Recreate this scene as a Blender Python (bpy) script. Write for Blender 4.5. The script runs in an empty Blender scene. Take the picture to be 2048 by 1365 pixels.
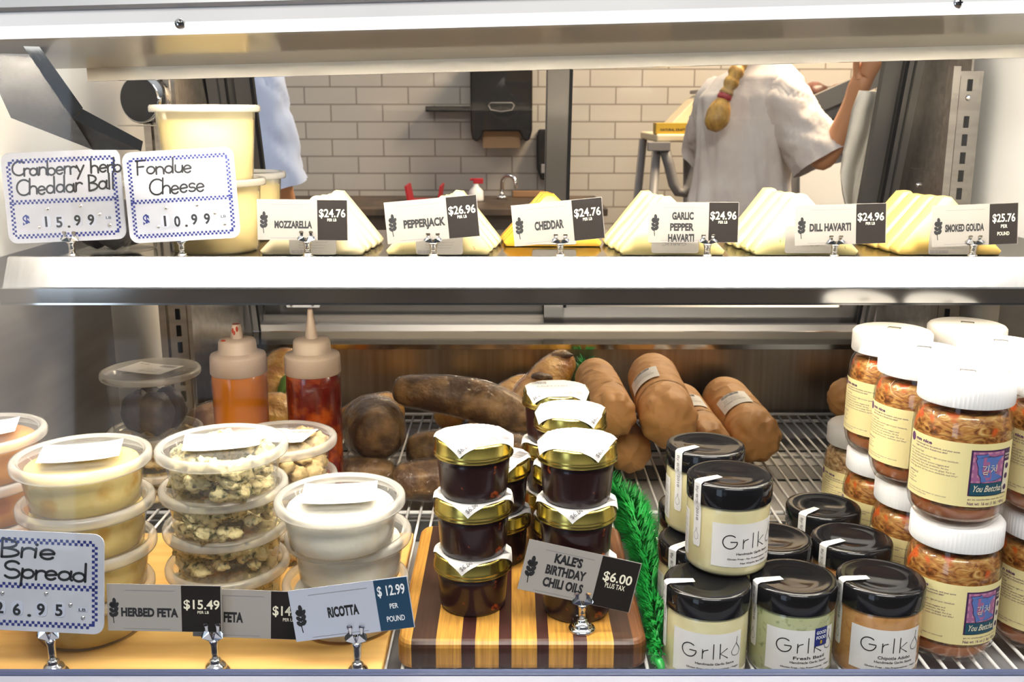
import bpy, bmesh, math, random
from math import sin, cos, radians as R, pi, atan2, atan, tan, sqrt, hypot
from mathutils import Vector, Matrix, noise
random.seed(11)
SC = bpy.context.scene
COL = SC.collection

# ------------------------------------------------------------------ camera, world, lights, exposure
ZC = 1.27                       # camera height above the shop floor
F = 2000.0                      # focal length in pixels of the 2048 px wide frame
PITCH = R(13.0)
cam = bpy.data.objects.new('camera', bpy.data.cameras.new('camera'))
COL.objects.link(cam)
cam.location = (0, 0, ZC)
cam.rotation_euler = (R(90) - PITCH, 0, 0)
cam.data.sensor_width = 36.0
cam.data.lens = F / 2048 * 36
cam.data.clip_start = 0.02
cam.data.dof.use_dof = True
cam.data.dof.focus_distance = 0.93
cam.data.dof.aperture_fstop = 18
SC.camera = cam

SC.view_settings.view_transform = 'Standard'
SC.view_settings.look = 'None'
SC.view_settings.exposure = 0.14
SC.view_settings.gamma = 1.0
SC.cycles.max_bounces = 8
SC.cycles.transparent_max_bounces = 24
SC.cycles.caustics_reflective = False
SC.cycles.caustics_refractive = False
SC.cycles.sample_clamp_indirect = 4.0

w = bpy.data.worlds.new('shop_world')
SC.world = w
w.use_nodes = True
_n, _l = w.node_tree.nodes, w.node_tree.links      # a dim shop with a bright ceiling: dark at eye level, light overhead
_tc0 = _n.new('ShaderNodeTexCoord'); _sp = _n.new('ShaderNodeSeparateXYZ'); _cr = _n.new('ShaderNodeValToRGB')
_l.new(_tc0.outputs['Generated'], _sp.inputs[0]); _l.new(_sp.outputs[2], _cr.inputs[0])
_cr.color_ramp.elements[0].position = .10; _cr.color_ramp.elements[0].color = (.085, .09, .10, 1)
_cr.color_ramp.elements[1].position = .75; _cr.color_ramp.elements[1].color = (.95, .97, 1.0, 1)
_l.new(_cr.outputs[0], _n['Background'].inputs[0])
_n['Background'].inputs[1].default_value = 0.55

def area(name, loc, rot, sx, sy, power, col):
    l = bpy.data.lights.new(name, 'AREA')
    l.shape = 'RECTANGLE'; l.size = sx; l.size_y = sy; l.energy = power; l.color = col
    o = bpy.data.objects.new(name, l); COL.objects.link(o)
    o.location = loc; o.rotation_euler = rot
    return o
area('kitchen_ceiling_light', (1.5, 3.4, 2.9), (0, 0, 0), 1.2, 0.6, 150, (1.0, 0.78, 0.52))
area('kitchen_ceiling_light', (-1.6, 3.0, 2.9), (0, 0, 0), 1.2, 0.6, 17, (1.0, 0.86, 0.70))
area('shop_ceiling_light', (0.3, -0.6, 2.9), (R(18), 0, 0), 1.6, 0.5, 66, (1.0, 0.95, 0.88))
LAMP = 125.0                     # strength of the tube behind the front rail
FILL_REAR = 95.0                # added unseen tube behind the canopy lip, whitening end walls and cheese tops
FILL_LOW = 35.0                  # added unseen fill strip under the upper shelf, lifting breads and parcels

# ------------------------------------------------------------------ pixel helpers (photo frame 2048 x 1365)
def ray(px, py):
    a = (px - 1024) / F; b = -(py - 682.5) / F
    return Vector((a, cos(PITCH) + b * sin(PITCH), -sin(PITCH) + b * cos(PITCH)))
def at(px, py, Y):              # point on the sight line at depth Y
    d = ray(px, py); return d * (Y / d.y) + Vector((0, 0, ZC))
def dep(Y, z):                  # distance along the view axis of a point at depth Y, height z
    return Y * cos(PITCH) - (z - ZC) * sin(PITCH)
def xat(px, Y, z):
    return (px - 1024) / F * dep(Y, z)

# ------------------------------------------------------------------ mesh builder
class MB:
    def __init__(s):
        s.v = []; s.f = []; s.sm = []; s.mi = []; s.m = 0
    def add(s, vs, fs, smooth=False):
        b = len(s.v)
        s.v.extend([tuple(p) for p in vs])
        for f in fs:
            s.f.append([b + i for i in f]); s.sm.append(smooth); s.mi.append(s.m)
    def box(s, x0, x1, y0, y1, z0, z1, M=None):
        vs = [Vector((x, y, z)) for x in (x0, x1) for y in (y0, y1) for z in (z0, z1)]
        if M is not None: vs = [M @ p for p in vs]
        s.add(vs, [(0, 1, 3, 2), (4, 6, 7, 5), (0, 4, 5, 1), (2, 3, 7, 6), (0, 2, 6, 4), (1, 5, 7, 3)])
    def quad(s, *p): s.add(p, [tuple(range(len(p)))])
    def prism(s, poly, fn, d0, d1):      # fn(u, v, d) -> point
        n = len(poly)
        vs = [fn(u, v, d0) for u, v in poly] + [fn(u, v, d1) for u, v in poly]
        fs = [tuple(range(n - 1, -1, -1)), tuple(range(n, 2 * n))]
        fs += [(i, (i + 1) % n, n + (i + 1) % n, n + i) for i in range(n)]
        s.add(vs, fs)
    def lathe(s, prof, seg=48, smooth=True, rf=None, c=(0, 0)):
        vs = []; fs = []
        n = len(prof)
        for j in range(seg):
            a = 2 * pi * j / seg
            for k, (r, z) in enumerate(prof):
                rr = r if rf is None else rf(r, z, a, j)
                vs.append((c[0] + rr * cos(a), c[1] + rr * sin(a), z))
        for j in range(seg):
            j2 = (j + 1) % seg
            for k in range(n - 1):
                if prof[k][0] == 0 and prof[k + 1][0] == 0: continue
                fs.append((j * n + k, j2 * n + k, j2 * n + k + 1, j * n + k + 1))
        s.add(vs, fs, smooth)
    def tube(s, pts, r, seg=8, smooth=True, caps=True, rf=None):
        pts = [Vector(p) for p in pts]; n = len(pts)
        rs = r if isinstance(r, (list, tuple)) else [r] * n
        t0 = (pts[1] - pts[0]).normalized()
        ref = Vector((0, 0, 1)) if abs(t0.z) < 0.9 else Vector((1, 0, 0))
        u = t0.cross(ref).normalized()
        vs = []; fs = []
        for i in range(n):
            t = (pts[min(i + 1, n - 1)] - pts[max(i - 1, 0)]).normalized()
            u = (u - t * u.dot(t)).normalized(); v = t.cross(u)
            for k in range(seg):
                a = 2 * pi * k / seg
                q = rs[i] * (rf(i / (n - 1), a) if rf else 1)
                vs.append(pts[i] + u * (cos(a) * q) + v * (sin(a) * q))
        for i in range(n - 1):
            for k in range(seg):
                k2 = (k + 1) % seg
                fs.append((i * seg + k, i * seg + k2, (i + 1) * seg + k2, (i + 1) * seg + k))
        if caps:
            fs.append(tuple(range(seg - 1, -1, -1))); fs.append(tuple((n - 1) * seg + k for k in range(seg)))
        s.add(vs, fs, smooth)
    def ball(s, c, r, seg=16, rings=10, smooth=True, nz=0, ns=30, seed=0):
        r = r if isinstance(r, (list, tuple)) else (r, r, r)
        vs = []; fs = []
        for i in range(rings + 1):
            p = pi * i / rings
            for k in range(seg):
                a = 2 * pi * k / seg
                d = Vector((sin(p) * cos(a), sin(p) * sin(a), cos(p)))
                q = 1
                if nz: q += nz * noise.noise(d * 1.9 + Vector((seed, seed * 1.7, 3))) + nz * .5 * noise.noise(d * 4.5 + Vector((seed, 7, 3)))
                vs.append((c[0] + d.x * r[0] * q, c[1] + d.y * r[1] * q, c[2] + d.z * r[2] * q))
        for i in range(rings):
            for k in range(seg):
                k2 = (k + 1) % seg
                fs.append((i * seg + k, (i + 1) * seg + k, (i + 1) * seg + k2, i * seg + k2))
        s.add(vs, fs, smooth)
    def build(s, name, mats, parent=None, bevel=0):
        me = bpy.data.meshes.new(name)
        me.from_pydata(s.v, [], s.f)
        for m in (mats if isinstance(mats, (list, tuple)) else [mats]): me.materials.append(m)
        me.polygons.foreach_set('use_smooth', s.sm)
        me.polygons.foreach_set('material_index', s.mi)
        me.update()
        o = bpy.data.objects.new(name, me); COL.objects.link(o)
        if parent is not None: o.parent = parent
        if bevel:
            b = o.modifiers.new('bevel', 'BEVEL'); b.width = bevel; b.segments = 3; b.limit_method = 'ANGLE'
        return o

def thing(name, label, cat, loc=(0, 0, 0), rot=(0, 0, 0), group=None):
    o = bpy.data.objects.new(name, None); COL.objects.link(o)
    o.empty_display_size = 0.02
    o.location = loc; o.rotation_euler = rot
    return tag(o, label, cat, group)
def tag(o, label, cat, group=None):
    o['label'] = label; o['category'] = cat
    if group: o['group'] = group
    return o
def struct(o):
    o['kind'] = 'structure'; return o
def kids(o): return [c for c in COL.objects if c.parent == o]
_tree = {}
def copy_tree(o, label=None, group=None, loc=None, rot=None):
    def cp(src, par):
        c = src.copy(); COL.objects.link(c); c.parent = par
        ks = _tree.get(src.name)
        if ks is None: ks = _tree[src.name] = list(src.children)
        for k in ks: cp(k, c)
        return c
    c = cp(o, None)
    if label: c['label'] = label
    if group: c['group'] = group
    if loc is not None: c.location = loc
    if rot is not None: c.rotation_euler = rot
    return c

# ------------------------------------------------------------------ materials
def new(name):
    m = bpy.data.materials.new(name); m.use_nodes = True
    nt = m.node_tree; nt.nodes.clear()
    out = nt.nodes.new('ShaderNodeOutputMaterial')
    return m, nt, nt.nodes, nt.links, out
def c4(c): return (c[0], c[1], c[2], 1)
def pm(name, col, rough=.5, metal=0, spec=.5, coat=0, noise=None, bump=None, aniso=0, trans=0, stretch=(1, 1, 1), emit=None, ramp=None, coatrough=.05, sheen=0):
    """noise=(scale, colour2, lo, hi[, detail]); ramp=[(pos, col), ...] replaces the two colours; bump=(scale, strength, distance)"""
    m, nt, N, L, out = new(name)
    b = N.new('ShaderNodeBsdfPrincipled')
    b.inputs['Base Color'].default_value = c4(col)
    b.inputs['Roughness'].default_value = rough
    b.inputs['Metallic'].default_value = metal
    b.inputs['Specular IOR Level'].default_value = spec
    b.inputs['Coat Weight'].default_value = coat
    b.inputs['Coat Roughness'].default_value = coatrough
    if aniso: b.inputs['Anisotropic'].default_value = aniso
    if emit:
        b.inputs['Emission Color'].default_value = c4(emit[0]); b.inputs['Emission Strength'].default_value = emit[1]
    if noise or bump:
        tc = N.new('ShaderNodeTexCoord'); mp = N.new('ShaderNodeMapping')
        mp.inputs['Scale'].default_value = stretch
        L.new(tc.outputs['Object'], mp.inputs['Vector'])
    if noise:
        nz = N.new('ShaderNodeTexNoise'); nz.inputs['Scale'].default_value = noise[0]
        nz.inputs['Detail'].default_value = noise[4] if len(noise) > 4 else 4
        L.new(mp.outputs[0], nz.inputs['Vector'])
        cr = N.new('ShaderNodeValToRGB')
        if ramp:
            while len(cr.color_ramp.elements) < len(ramp): cr.color_ramp.elements.new(.5)
            for e, (p, c) in zip(cr.color_ramp.elements, ramp): e.position = p; e.color = c4(c)
        else:
            cr.color_ramp.elements[0].position = noise[2]; cr.color_ramp.elements[0].color = c4(col)
            cr.color_ramp.elements[1].position = noise[3]; cr.color_ramp.elements[1].color = c4(noise[1])
        L.new(nz.outputs['Fac'], cr.inputs[0]); L.new(cr.outputs[0], b.inputs['Base Color'])
    if bump:
        n2 = N.new('ShaderNodeTexNoise'); n2.inputs['Scale'].default_value = bump[0]; n2.inputs['Detail'].default_value = 5
        L.new(mp.outputs[0], n2.inputs['Vector'])
        bp = N.new('ShaderNodeBump'); bp.inputs['Strength'].default_value = bump[1]; bp.inputs['Distance'].default_value = bump[2]
        L.new(n2.outputs['Fac'], bp.inputs['Height']); L.new(bp.outputs[0], b.inputs['Normal'])
    sh = b.outputs[0]
    if trans:
        t = N.new('ShaderNodeBsdfTranslucent'); t.inputs[0].default_value = c4(col)
        mx = N.new('ShaderNodeMixShader'); mx.inputs[0].default_value = trans
        L.new(sh, mx.inputs[1]); L.new(t.outputs[0], mx.inputs[2]); sh = mx.outputs[0]
    L.new(sh, out.inputs[0])
    return m
def shell(name, tint=(1, 1, 1), frost=0.0, frostcol=(1, 1, 1), rough=.03, ior=1.45, gloss=1.0, bump=None):
    """thin clear sheet: see-through plus a Fresnel reflection, with an optional milky share"""
    m, nt, N, L, out = new(name)
    t = N.new('ShaderNodeBsdfTransparent'); t.inputs[0].default_value = c4(tint)
    base = t.outputs[0]
    if frost:
        d = N.new('ShaderNodeBsdfDiffuse'); d.inputs[0].default_value = c4(frostcol)
        tr = N.new('ShaderNodeBsdfTranslucent'); tr.inputs[0].default_value = c4(frostcol)
        dm = N.new('ShaderNodeMixShader'); dm.inputs[0].default_value = .35
        L.new(d.outputs[0], dm.inputs[1]); L.new(tr.outputs[0], dm.inputs[2])
        mx = N.new('ShaderNodeMixShader'); mx.inputs[0].default_value = frost
        L.new(base, mx.inputs[1]); L.new(dm.outputs[0], mx.inputs[2]); base = mx.outputs[0]
    g = N.new('ShaderNodeBsdfGlossy'); g.inputs['Roughness'].default_value = rough
    if bump:
        tc = N.new('ShaderNodeTexCoord'); n2 = N.new('ShaderNodeTexNoise'); n2.inputs['Scale'].default_value = bump[0]; n2.inputs['Detail'].default_value = 4; n2.inputs['Distortion'].default_value = 1.5
        L.new(tc.outputs['Object'], n2.inputs['Vector'])
        bp = N.new('ShaderNodeBump'); bp.inputs['Strength'].default_value = bump[1]; bp.inputs['Distance'].default_value = bump[2]
        L.new(n2.outputs['Fac'], bp.inputs['Height']); L.new(bp.outputs[0], g.inputs['Normal'])
    ge = N.new('ShaderNodeNewGeometry'); dt = N.new('ShaderNodeVectorMath'); dt.operation = 'DOT_PRODUCT'
    L.new(ge.outputs['Normal'], dt.inputs[0]); L.new(ge.outputs['Incoming'], dt.inputs[1])
    def mth(op, a, b_=None):
        q = N.new('ShaderNodeMath'); q.operation = op
        for i, v in enumerate((a, b_)):
            if v is None: continue
            if isinstance(v, (int, float)): q.inputs[i].default_value = v
            else: L.new(v, q.inputs[i])
        return q.outputs[0]
    f0 = ((ior - 1) / (ior + 1)) ** 2
    pw = mth('POWER', mth('SUBTRACT', 1.0, mth('ABSOLUTE', dt.outputs['Value'])), 5.0)
    fz = mth('MULTIPLY', mth('ADD', mth('MULTIPLY', pw, 1 - f0), f0), gloss)
    m2 = N.new('ShaderNodeMixShader')
    L.new(fz, m2.inputs[0]); L.new(base, m2.inputs[1]); L.new(g.outputs[0], m2.inputs[2])
    L.new(m2.outputs[0], out.inputs[0])
    return m
def emat(name, col, s):
    m, nt, N, L, out = new(name)
    e = N.new('ShaderNodeEmission'); e.inputs[0].default_value = c4(col); e.inputs[1].default_value = s
    L.new(e.outputs[0], out.inputs[0]); return m
def tilemat(name, w_, h_, c1, c2, mort):
    m, nt, N, L, out = new(name)
    g = N.new('ShaderNodeNewGeometry'); sp = N.new('ShaderNodeSeparateXYZ'); cb = N.new('ShaderNodeCombineXYZ')
    L.new(g.outputs['Position'], sp.inputs[0]); L.new(sp.outputs[0], cb.inputs[0]); L.new(sp.outputs[2], cb.inputs[1])
    br = N.new('ShaderNodeTexBrick')
    L.new(cb.outputs[0], br.inputs['Vector'])
    br.inputs['Scale'].default_value = 1
    br.inputs['Color1'].default_value = c4(c1); br.inputs['Color2'].default_value = c4(c2); br.inputs['Mortar'].default_value = c4(mort)
    br.inputs['Mortar Size'].default_value = .0035; br.inputs['Mortar Smooth'].default_value = .1
    br.inputs['Brick Width'].default_value = w_; br.inputs['Row Height'].default_value = h_
    b = N.new('ShaderNodeBsdfPrincipled'); b.inputs['Roughness'].default_value = .3
    L.new(br.outputs[0], b.inputs['Base Color'])
    bp = N.new('ShaderNodeBump'); bp.inputs['Strength'].default_value = .4; bp.inputs['Distance'].default_value = .004; bp.invert = True
    L.new(br.outputs['Fac'], bp.inputs['Height']); L.new(bp.outputs[0], b.inputs['Normal'])
    L.new(b.outputs[0], out.inputs[0]); return m
def stripemat(name, bands, span):
    """wood strips glued side by side along local X; bands=[(start fraction, colour)]"""
    m, nt, N, L, out = new(name)
    tc = N.new('ShaderNodeTexCoord'); sp = N.new('ShaderNodeSeparateXYZ'); L.new(tc.outputs['Object'], sp.inputs[0])
    mr = N.new('ShaderNodeMapRange'); mr.inputs[1].default_value = span[0]; mr.inputs[2].default_value = span[1]
    L.new(sp.outputs[0], mr.inputs[0])
    cr = N.new('ShaderNodeValToRGB'); cr.color_ramp.interpolation = 'CONSTANT'
    while len(cr.color_ramp.elements) < len(bands): cr.color_ramp.elements.new(.5)
    for e, (p, c) in zip(cr.color_ramp.elements, bands): e.position = p; e.color = c4(c)
    L.new(mr.outputs[0], cr.inputs[0])
    mp = N.new('ShaderNodeMapping'); mp.inputs['Scale'].default_value = (1, .05, .05); L.new(tc.outputs['Object'], mp.inputs[0])
    nz = N.new('ShaderNodeTexNoise'); nz.inputs['Scale'].default_value = 420; nz.inputs['Detail'].default_value = 5
    L.new(mp.outputs[0], nz.inputs['Vector'])
    r2 = N.new('ShaderNodeValToRGB'); r2.color_ramp.elements[0].position = .3; r2.color_ramp.elements[0].color = (.62, .55, .5, 1)
    r2.color_ramp.elements[1].position = .7; r2.color_ramp.elements[1].color = (1.1, 1.1, 1.1, 1)
    L.new(nz.outputs[0], r2.inputs[0])
    mx = N.new('ShaderNodeMix'); mx.data_type = 'RGBA'; mx.blend_type = 'MULTIPLY'; mx.inputs[0].default_value = 1
    L.new(cr.outputs[0], mx.inputs[6]); L.new(r2.outputs[0], mx.inputs[7])
    b = N.new('ShaderNodeBsdfPrincipled'); b.inputs['Roughness'].default_value = .42
    L.new(mx.outputs[2], b.inputs['Base Color']); L.new(b.outputs[0], out.inputs[0]); return m
def shredmat(name, ramp, scale=60, speck=None):
    """packed shreds or specks seen through jar glass"""
    m, nt, N, L, out = new(name)
    tc = N.new('ShaderNodeTexCoord')
    mp = N.new('ShaderNodeMapping'); mp.inputs['Scale'].default_value = (1, 1, 2.0); L.new(tc.outputs['Object'], mp.inputs[0])
    n0 = N.new('ShaderNodeTexNoise'); n0.inputs['Scale'].default_value = scale * .6; n0.inputs['Detail'].default_value = 3
    L.new(mp.outputs[0], n0.inputs['Vector'])
    vm = N.new('ShaderNodeMixRGB'); vm.inputs[0].default_value = .05
    L.new(mp.outputs[0], vm.inputs[1]); L.new(n0.outputs['Color'], vm.inputs[2])
    vo = N.new('ShaderNodeTexVoronoi'); vo.inputs['Scale'].default_value = scale * 1.6; vo.feature = 'SMOOTH_F1'
    L.new(vm.outputs[0], vo.inputs['Vector'])
    nz = N.new('ShaderNodeTexNoise'); nz.inputs['Scale'].default_value = scale; nz.inputs['Detail'].default_value = 6; nz.inputs['Distortion'].default_value = 2.2
    L.new(mp.outputs[0], nz.inputs['Vector'])
    ad = N.new('ShaderNodeMath'); ad.operation = 'MULTIPLY_ADD'; ad.inputs[1].default_value = .45; 
    L.new(vo.outputs['Distance'], ad.inputs[0]); L.new(nz.outputs['Fac'], ad.inputs[2])
    sb = N.new('ShaderNodeMath'); sb.operation = 'SUBTRACT'; sb.inputs[1].default_value = .16
    L.new(ad.outputs[0], sb.inputs[0])
    cr = N.new('ShaderNodeValToRGB')
    while len(cr.color_ramp.elements) < len(ramp): cr.color_ramp.elements.new(.5)
    for e, (p, c) in zip(cr.color_ramp.elements, ramp): e.position = p; e.color = c4(c)
    L.new(sb.outputs[0], cr.inputs[0])
    col = cr.outputs[0]
    if speck:
        n3 = N.new('ShaderNodeTexNoise'); n3.inputs['Scale'].default_value = speck[0]; n3.inputs['Detail'].default_value = 1
        L.new(tc.outputs['Object'], n3.inputs['Vector'])
        r3 = N.new('ShaderNodeValToRGB'); r3.color_ramp.elements[0].position = speck[2]; r3.color_ramp.elements[0].color = (0, 0, 0, 1)
        r3.color_ramp.elements[1].position = speck[2] + .05; L.new(n3.outputs['Fac'], r3.inputs[0])
        mx = N.new('ShaderNodeMixRGB'); L.new(r3.outputs[0], mx.inputs[0]); L.new(col, mx.inputs[1]); mx.inputs[2].default_value = c4(speck[1])
        col = mx.outputs[0]
    b = N.new('ShaderNodeBsdfPrincipled'); b.inputs['Roughness'].default_value = .45
    b.inputs['Coat Weight'].default_value = 1; b.inputs['Coat Roughness'].default_value = .03
    L.new(col, b.inputs['Base Color'])
    bp = N.new('ShaderNodeBump'); bp.inputs['Strength'].default_value = .6; bp.inputs['Distance'].default_value = .002
    L.new(nz.outputs['Fac'], bp.inputs['Height']); L.new(bp.outputs[0], b.inputs['Normal'])
    L.new(b.outputs[0], out.inputs[0]); return m

M = {}
M['steel'] = pm('brushed_steel', (.50, .47, .43), .26, 1, noise=(90, (.40, .37, .34), .35, .65), stretch=(.05, 1, 1), bump=(160, .04, .001))
M['steel_v'] = pm('steel_sheet_vertical_grain', (.40, .33, .26), .30, 1, noise=(120, (.29, .235, .18), .3, .7), stretch=(1, 1, .04), bump=(200, .05, .001))
M['steel_lip'] = pm('shelf_lip_steel', (.62, .61, .60), .17, 1, noise=(150, (.52, .51, .50), .35, .65), stretch=(1, .1, .1))
M['steel_plate'] = pm('polished_steel', (.60, .57, .52), .10, 1)
M['chrome'] = pm('chrome', (.80, .79, .78), .06, 1)
M['alu'] = pm('grey_aluminium', (.17, .165, .16), .38, .75)
M['alu_light'] = pm('satin_aluminium', (.40, .385, .37), .33, .9)
M['rubber'] = pm('black_rubber', (.008, .008, .009), .6, spec=.15)
M['white_paint'] = pm('white_enamel', (.88, .87, .85), .28)
M['white_wall'] = pm('white_liner', (.94, .92, .88), .35)
M['liner'] = pm('grey_liner_sheet', (.60, .585, .57), .32, .6, noise=(50, (.52, .505, .49), .35, .65), stretch=(1, .1, 1))
M['rail_white'] = pm('rail_white', (.86, .87, .88), .25, noise=(6, (.80, .81, .83), .4, .6))
M['rail_grey'] = pm('rail_grey_metal', (.50, .51, .53), .35, .5)
M['rail_blue'] = pm('rail_blue_grey', (.05, .065, .13), .4)
M['rail_lilac'] = pm('rail_pale_lilac', (.34, .35, .42), .4)
M['canopy'] = pm('canopy_gloss', (.97, .89, .74), .16, .2, coat=.8, coatrough=.04)
M['diffuser'] = emat('lamp_diffuser', (.95, .97, 1.0), 1.35)  # brightness of the rail's lower edge put in as its own glow
M['lamp'] = emat('lamp_tube', (1.0, .93, .82), LAMP)
M['lamp_rear'] = emat('lamp_tube_rear', (1.0, .90, .74), FILL_REAR)
M['lamp_low'] = emat('lamp_strip', (1.0, .84, .62), FILL_LOW)
M['glass'] = shell('front_glass', (.97, .98, .98), gloss=.9)
M['door_glass'] = shell('door_glass', (.95, .96, .96), gloss=.8)
M['wire'] = pm('white_coated_wire', (.86, .84, .80), .35)
M['deck'] = pm('grey_deck', (.34, .33, .32), .4)
M['dark_gap'] = pm('dark_grille', (.05, .05, .05), .5)
M['paper'] = pm('white_paper', (.76, .74, .71), .55, noise=(40, (.72, .70, .67), .4, .6))
M['card'] = pm('card_stock', (.35, .325, .295), .45, spec=.25)
M['card_blue'] = pm('card_stock_cool', (.46, .49, .58), .4)
M['card_dark'] = pm('card_black', (.014, .011, .010), .5, spec=.2)
M['card_navy'] = pm('card_petrol_blue', (.014, .05, .10), .45, spec=.3)
M['ink'] = pm('black_ink', (.012, .012, .013), .5)
M['ink_grey'] = pm('faded_grey_ink', (.20, .19, .20), .6)
M['ink_cream'] = pm('cream_ink', (.85, .80, .62), .5)
M['ink_white'] = pm('white_ink', (.82, .83, .85), .5)
M['ink_purple'] = pm('purple_ink', (.12, .05, .13), .5)
M['ink_navy'] = pm('navy_ink', (.012, .022, .16), .5)
M['sign_white'] = pm('sign_white_plastic', (.50, .51, .56), .3, noise=(25, (.44, .45, .50), .4, .62))
M['frost_lid'] = shell('frosted_lid', (1, 1, 1), .40, (.90, .87, .80), .25)
M['lid_clear'] = shell('clear_lid', (.97, .97, .96), .10, (.95, .95, .94), .08)
M['cup_clear'] = shell('clear_cup', (.96, .96, .94), .07, (.95, .94, .92), .06)
M['cup_milky'] = shell('milky_cup', (1, 1, .96), .40, (.88, .78, .52), .15)
M['film'] = shell('cling_film', (.99, .99, .98), .0, (1, 1, 1), .02, gloss=1.1, bump=(62, 1.0, .010))
M['brie'] = pm('brie_spread', (.88, .68, .25), .5, noise=(38, (.72, .42, .07), .54, .70), bump=(60, .5, .002))
M['spread_o'] = pm('orange_spread', (.66, .30, .06), .5, noise=(40, (.45, .15, .02), .5, .7), bump=(60, .5, .002))
M['feta'] = pm('herbed_feta', (.86, .71, .36), .6, noise=(150, (.07, .07, .02), .48, .66), bump=(140, .7, .003))
M['feta_tan'] = pm('tan_feta', (.76, .56, .26), .6, noise=(110, (.36, .25, .11), .50, .72), bump=(140, .7, .003))
M['ricotta'] = pm('ricotta', (.90, .86, .74), .5, noise=(50, (.82, .74, .54), .5, .75), bump=(70, .5, .002))
M['dark_ball'] = pm('dark_cheese_ball', (.035, .03, .05), .5, noise=(70, (.08, .07, .09), .4, .7), bump=(110, .8, .003))
M['fondue'] = pm('fondue_cream', (.93, .74, .32), .45, noise=(12, (.91, .68, .27), .45, .65))
M['jar_glass'] = shell('jar_glass', (.99, .98, .95), gloss=1.0)
M['kimchi'] = shredmat('packed_shreds', [(.22, (.06, .014, .002)), (.40, (.17, .052, .007)), (.54, (.33, .135, .026)), (.68, (.47, .25, .065)), (.88, (.60, .42, .17))], 62, (60, (.52, .085, .006), .60))
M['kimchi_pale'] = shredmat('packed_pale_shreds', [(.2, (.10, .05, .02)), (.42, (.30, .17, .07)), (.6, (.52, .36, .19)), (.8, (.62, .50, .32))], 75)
M['chili'] = pm('dark_chili_oil', (.016, .003, .004), .3, spec=.3, coat=.35, coatrough=.02, noise=(95, (.34, .06, .010), .66, .72, 2))
M['sauce'] = pm('pale_garlic_sauce', (.66, .60, .34), .3, coat=1, coatrough=.03, noise=(60, (.60, .52, .27), .4, .7))
M['sauce_basil'] = pm('green_basil_sauce', (.40, .42, .22), .3, coat=1, coatrough=.03, noise=(150, (.20, .24, .10), .55, .7))
M['sauce_chip'] = pm('brown_chipotle_sauce', (.46, .23, .07), .3, coat=1, coatrough=.03, noise=(120, (.34, .14, .04), .5, .7))
M['black_lid'] = pm('black_plastic', (.006, .006, .007), .08, spec=.35)
M['white_lid'] = pm('white_plastic', (.88, .87, .86), .3)
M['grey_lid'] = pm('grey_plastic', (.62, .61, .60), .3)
M['gold'] = pm('gold_tin', (.62, .50, .13), .22, 1)
M['label_y'] = pm('yellow_label', (.80, .70, .34), .5)
M['honey'] = pm('honey_sauce', (.60, .19, .012), .2, coat=.6, noise=(9, (.50, .14, .008), .4, .65), trans=.25)
M['hot'] = pm('red_sauce', (.14, .008, .004), .2, coat=.8, noise=(26, (.42, .07, .008), .50, .60), trans=.15)
M['bottle_cap'] = pm('translucent_cap', (.62, .50, .40), .35, trans=.25)
M['olive'] = pm('olive_tape', (.30, .27, .07), .5)
M['bread_gold'] = pm('golden_crust', (.46, .17, .012), .5, coat=.25, coatrough=.2, noise=(22, (.78, .42, .06), .40, .62), bump=(55, .9, .007), stretch=(1, 1, 1))
M['bread_dark'] = pm('dark_rye_crust', (.085, .040, .016), .6, coat=.1, coatrough=.2, noise=(32, (.34, .19, .07), .44, .68), bump=(60, .9, .007))
M['bread_mid'] = pm('brown_crust', (.32, .14, .035), .5, coat=.2, coatrough=.2, noise=(40, (.52, .28, .09), .4, .7), bump=(80, .6, .004))
M['lettuce'] = pm('green_lettuce', (.10, .20, .02), .5)
def kraftmat():
    m = pm('brown_kraft_paper', (.54, .28, .095), .62, noise=(26, (.44, .215, .07), .4, .7))
    nt = m.node_tree; N, L = nt.nodes, nt.links
    tc = N.new('ShaderNodeTexCoord'); nz = N.new('ShaderNodeTexNoise'); nz.inputs['Scale'].default_value = 22
    L.new(tc.outputs['Object'], nz.inputs['Vector'])
    mx = N.new('ShaderNodeMixRGB'); mx.inputs[0].default_value = .04; L.new(tc.outputs['Object'], mx.inputs[1]); L.new(nz.outputs['Color'], mx.inputs[2])
    vo = N.new('ShaderNodeTexVoronoi'); vo.feature = 'F1'; vo.inputs['Scale'].default_value = 34; L.new(mx.outputs[0], vo.inputs['Vector'])
    bp = N.new('ShaderNodeBump'); bp.inputs['Strength'].default_value = .8; bp.inputs['Distance'].default_value = .006
    L.new(vo.outputs['Distance'], bp.inputs['Height'])
    b = [n for n in N if n.type == 'BSDF_PRINCIPLED'][0]; L.new(bp.outputs[0], b.inputs['Normal'])
    return m
M['kraft'] = kraftmat()
M['board'] = pm('pale_wood', (.74, .46, .14), .5, noise=(60, (.62, .34, .09), .35, .7), stretch=(.08, 1, 1))
M['grass'] = pm('green_plastic', (.006, .24, .03), .4, noise=(120, (.01, .36, .05), .4, .7))
M['floor'] = pm('brown_floor', (.10, .075, .055), .45, noise=(3, (.07, .05, .04), .4, .6))
M['tile'] = tilemat('white_tile', .232, .0762, (.46, .42, .375), (.425, .39, .35), (.22, .19, .16))
M['skin'] = pm('skin', (.62, .30, .15), .5)
M['shirt'] = pm('white_shirt', (.74, .68, .64), .8, noise=(7, (.62, .55, .52), .42, .62), bump=(5, .5, .03))
M['shirt_blue'] = pm('pale_blue_shirt', (.50, .58, .80), .8)
M['trousers'] = pm('dark_trousers', (.03, .03, .04), .8)
M['hair'] = pm('blond_hair', (.58, .34, .07), .5, noise=(60, (.32, .17, .04), .4, .65), stretch=(1, 1, .4))
M['red_tie'] = pm('red_band', (.35, .01, .02), .5)
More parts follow.
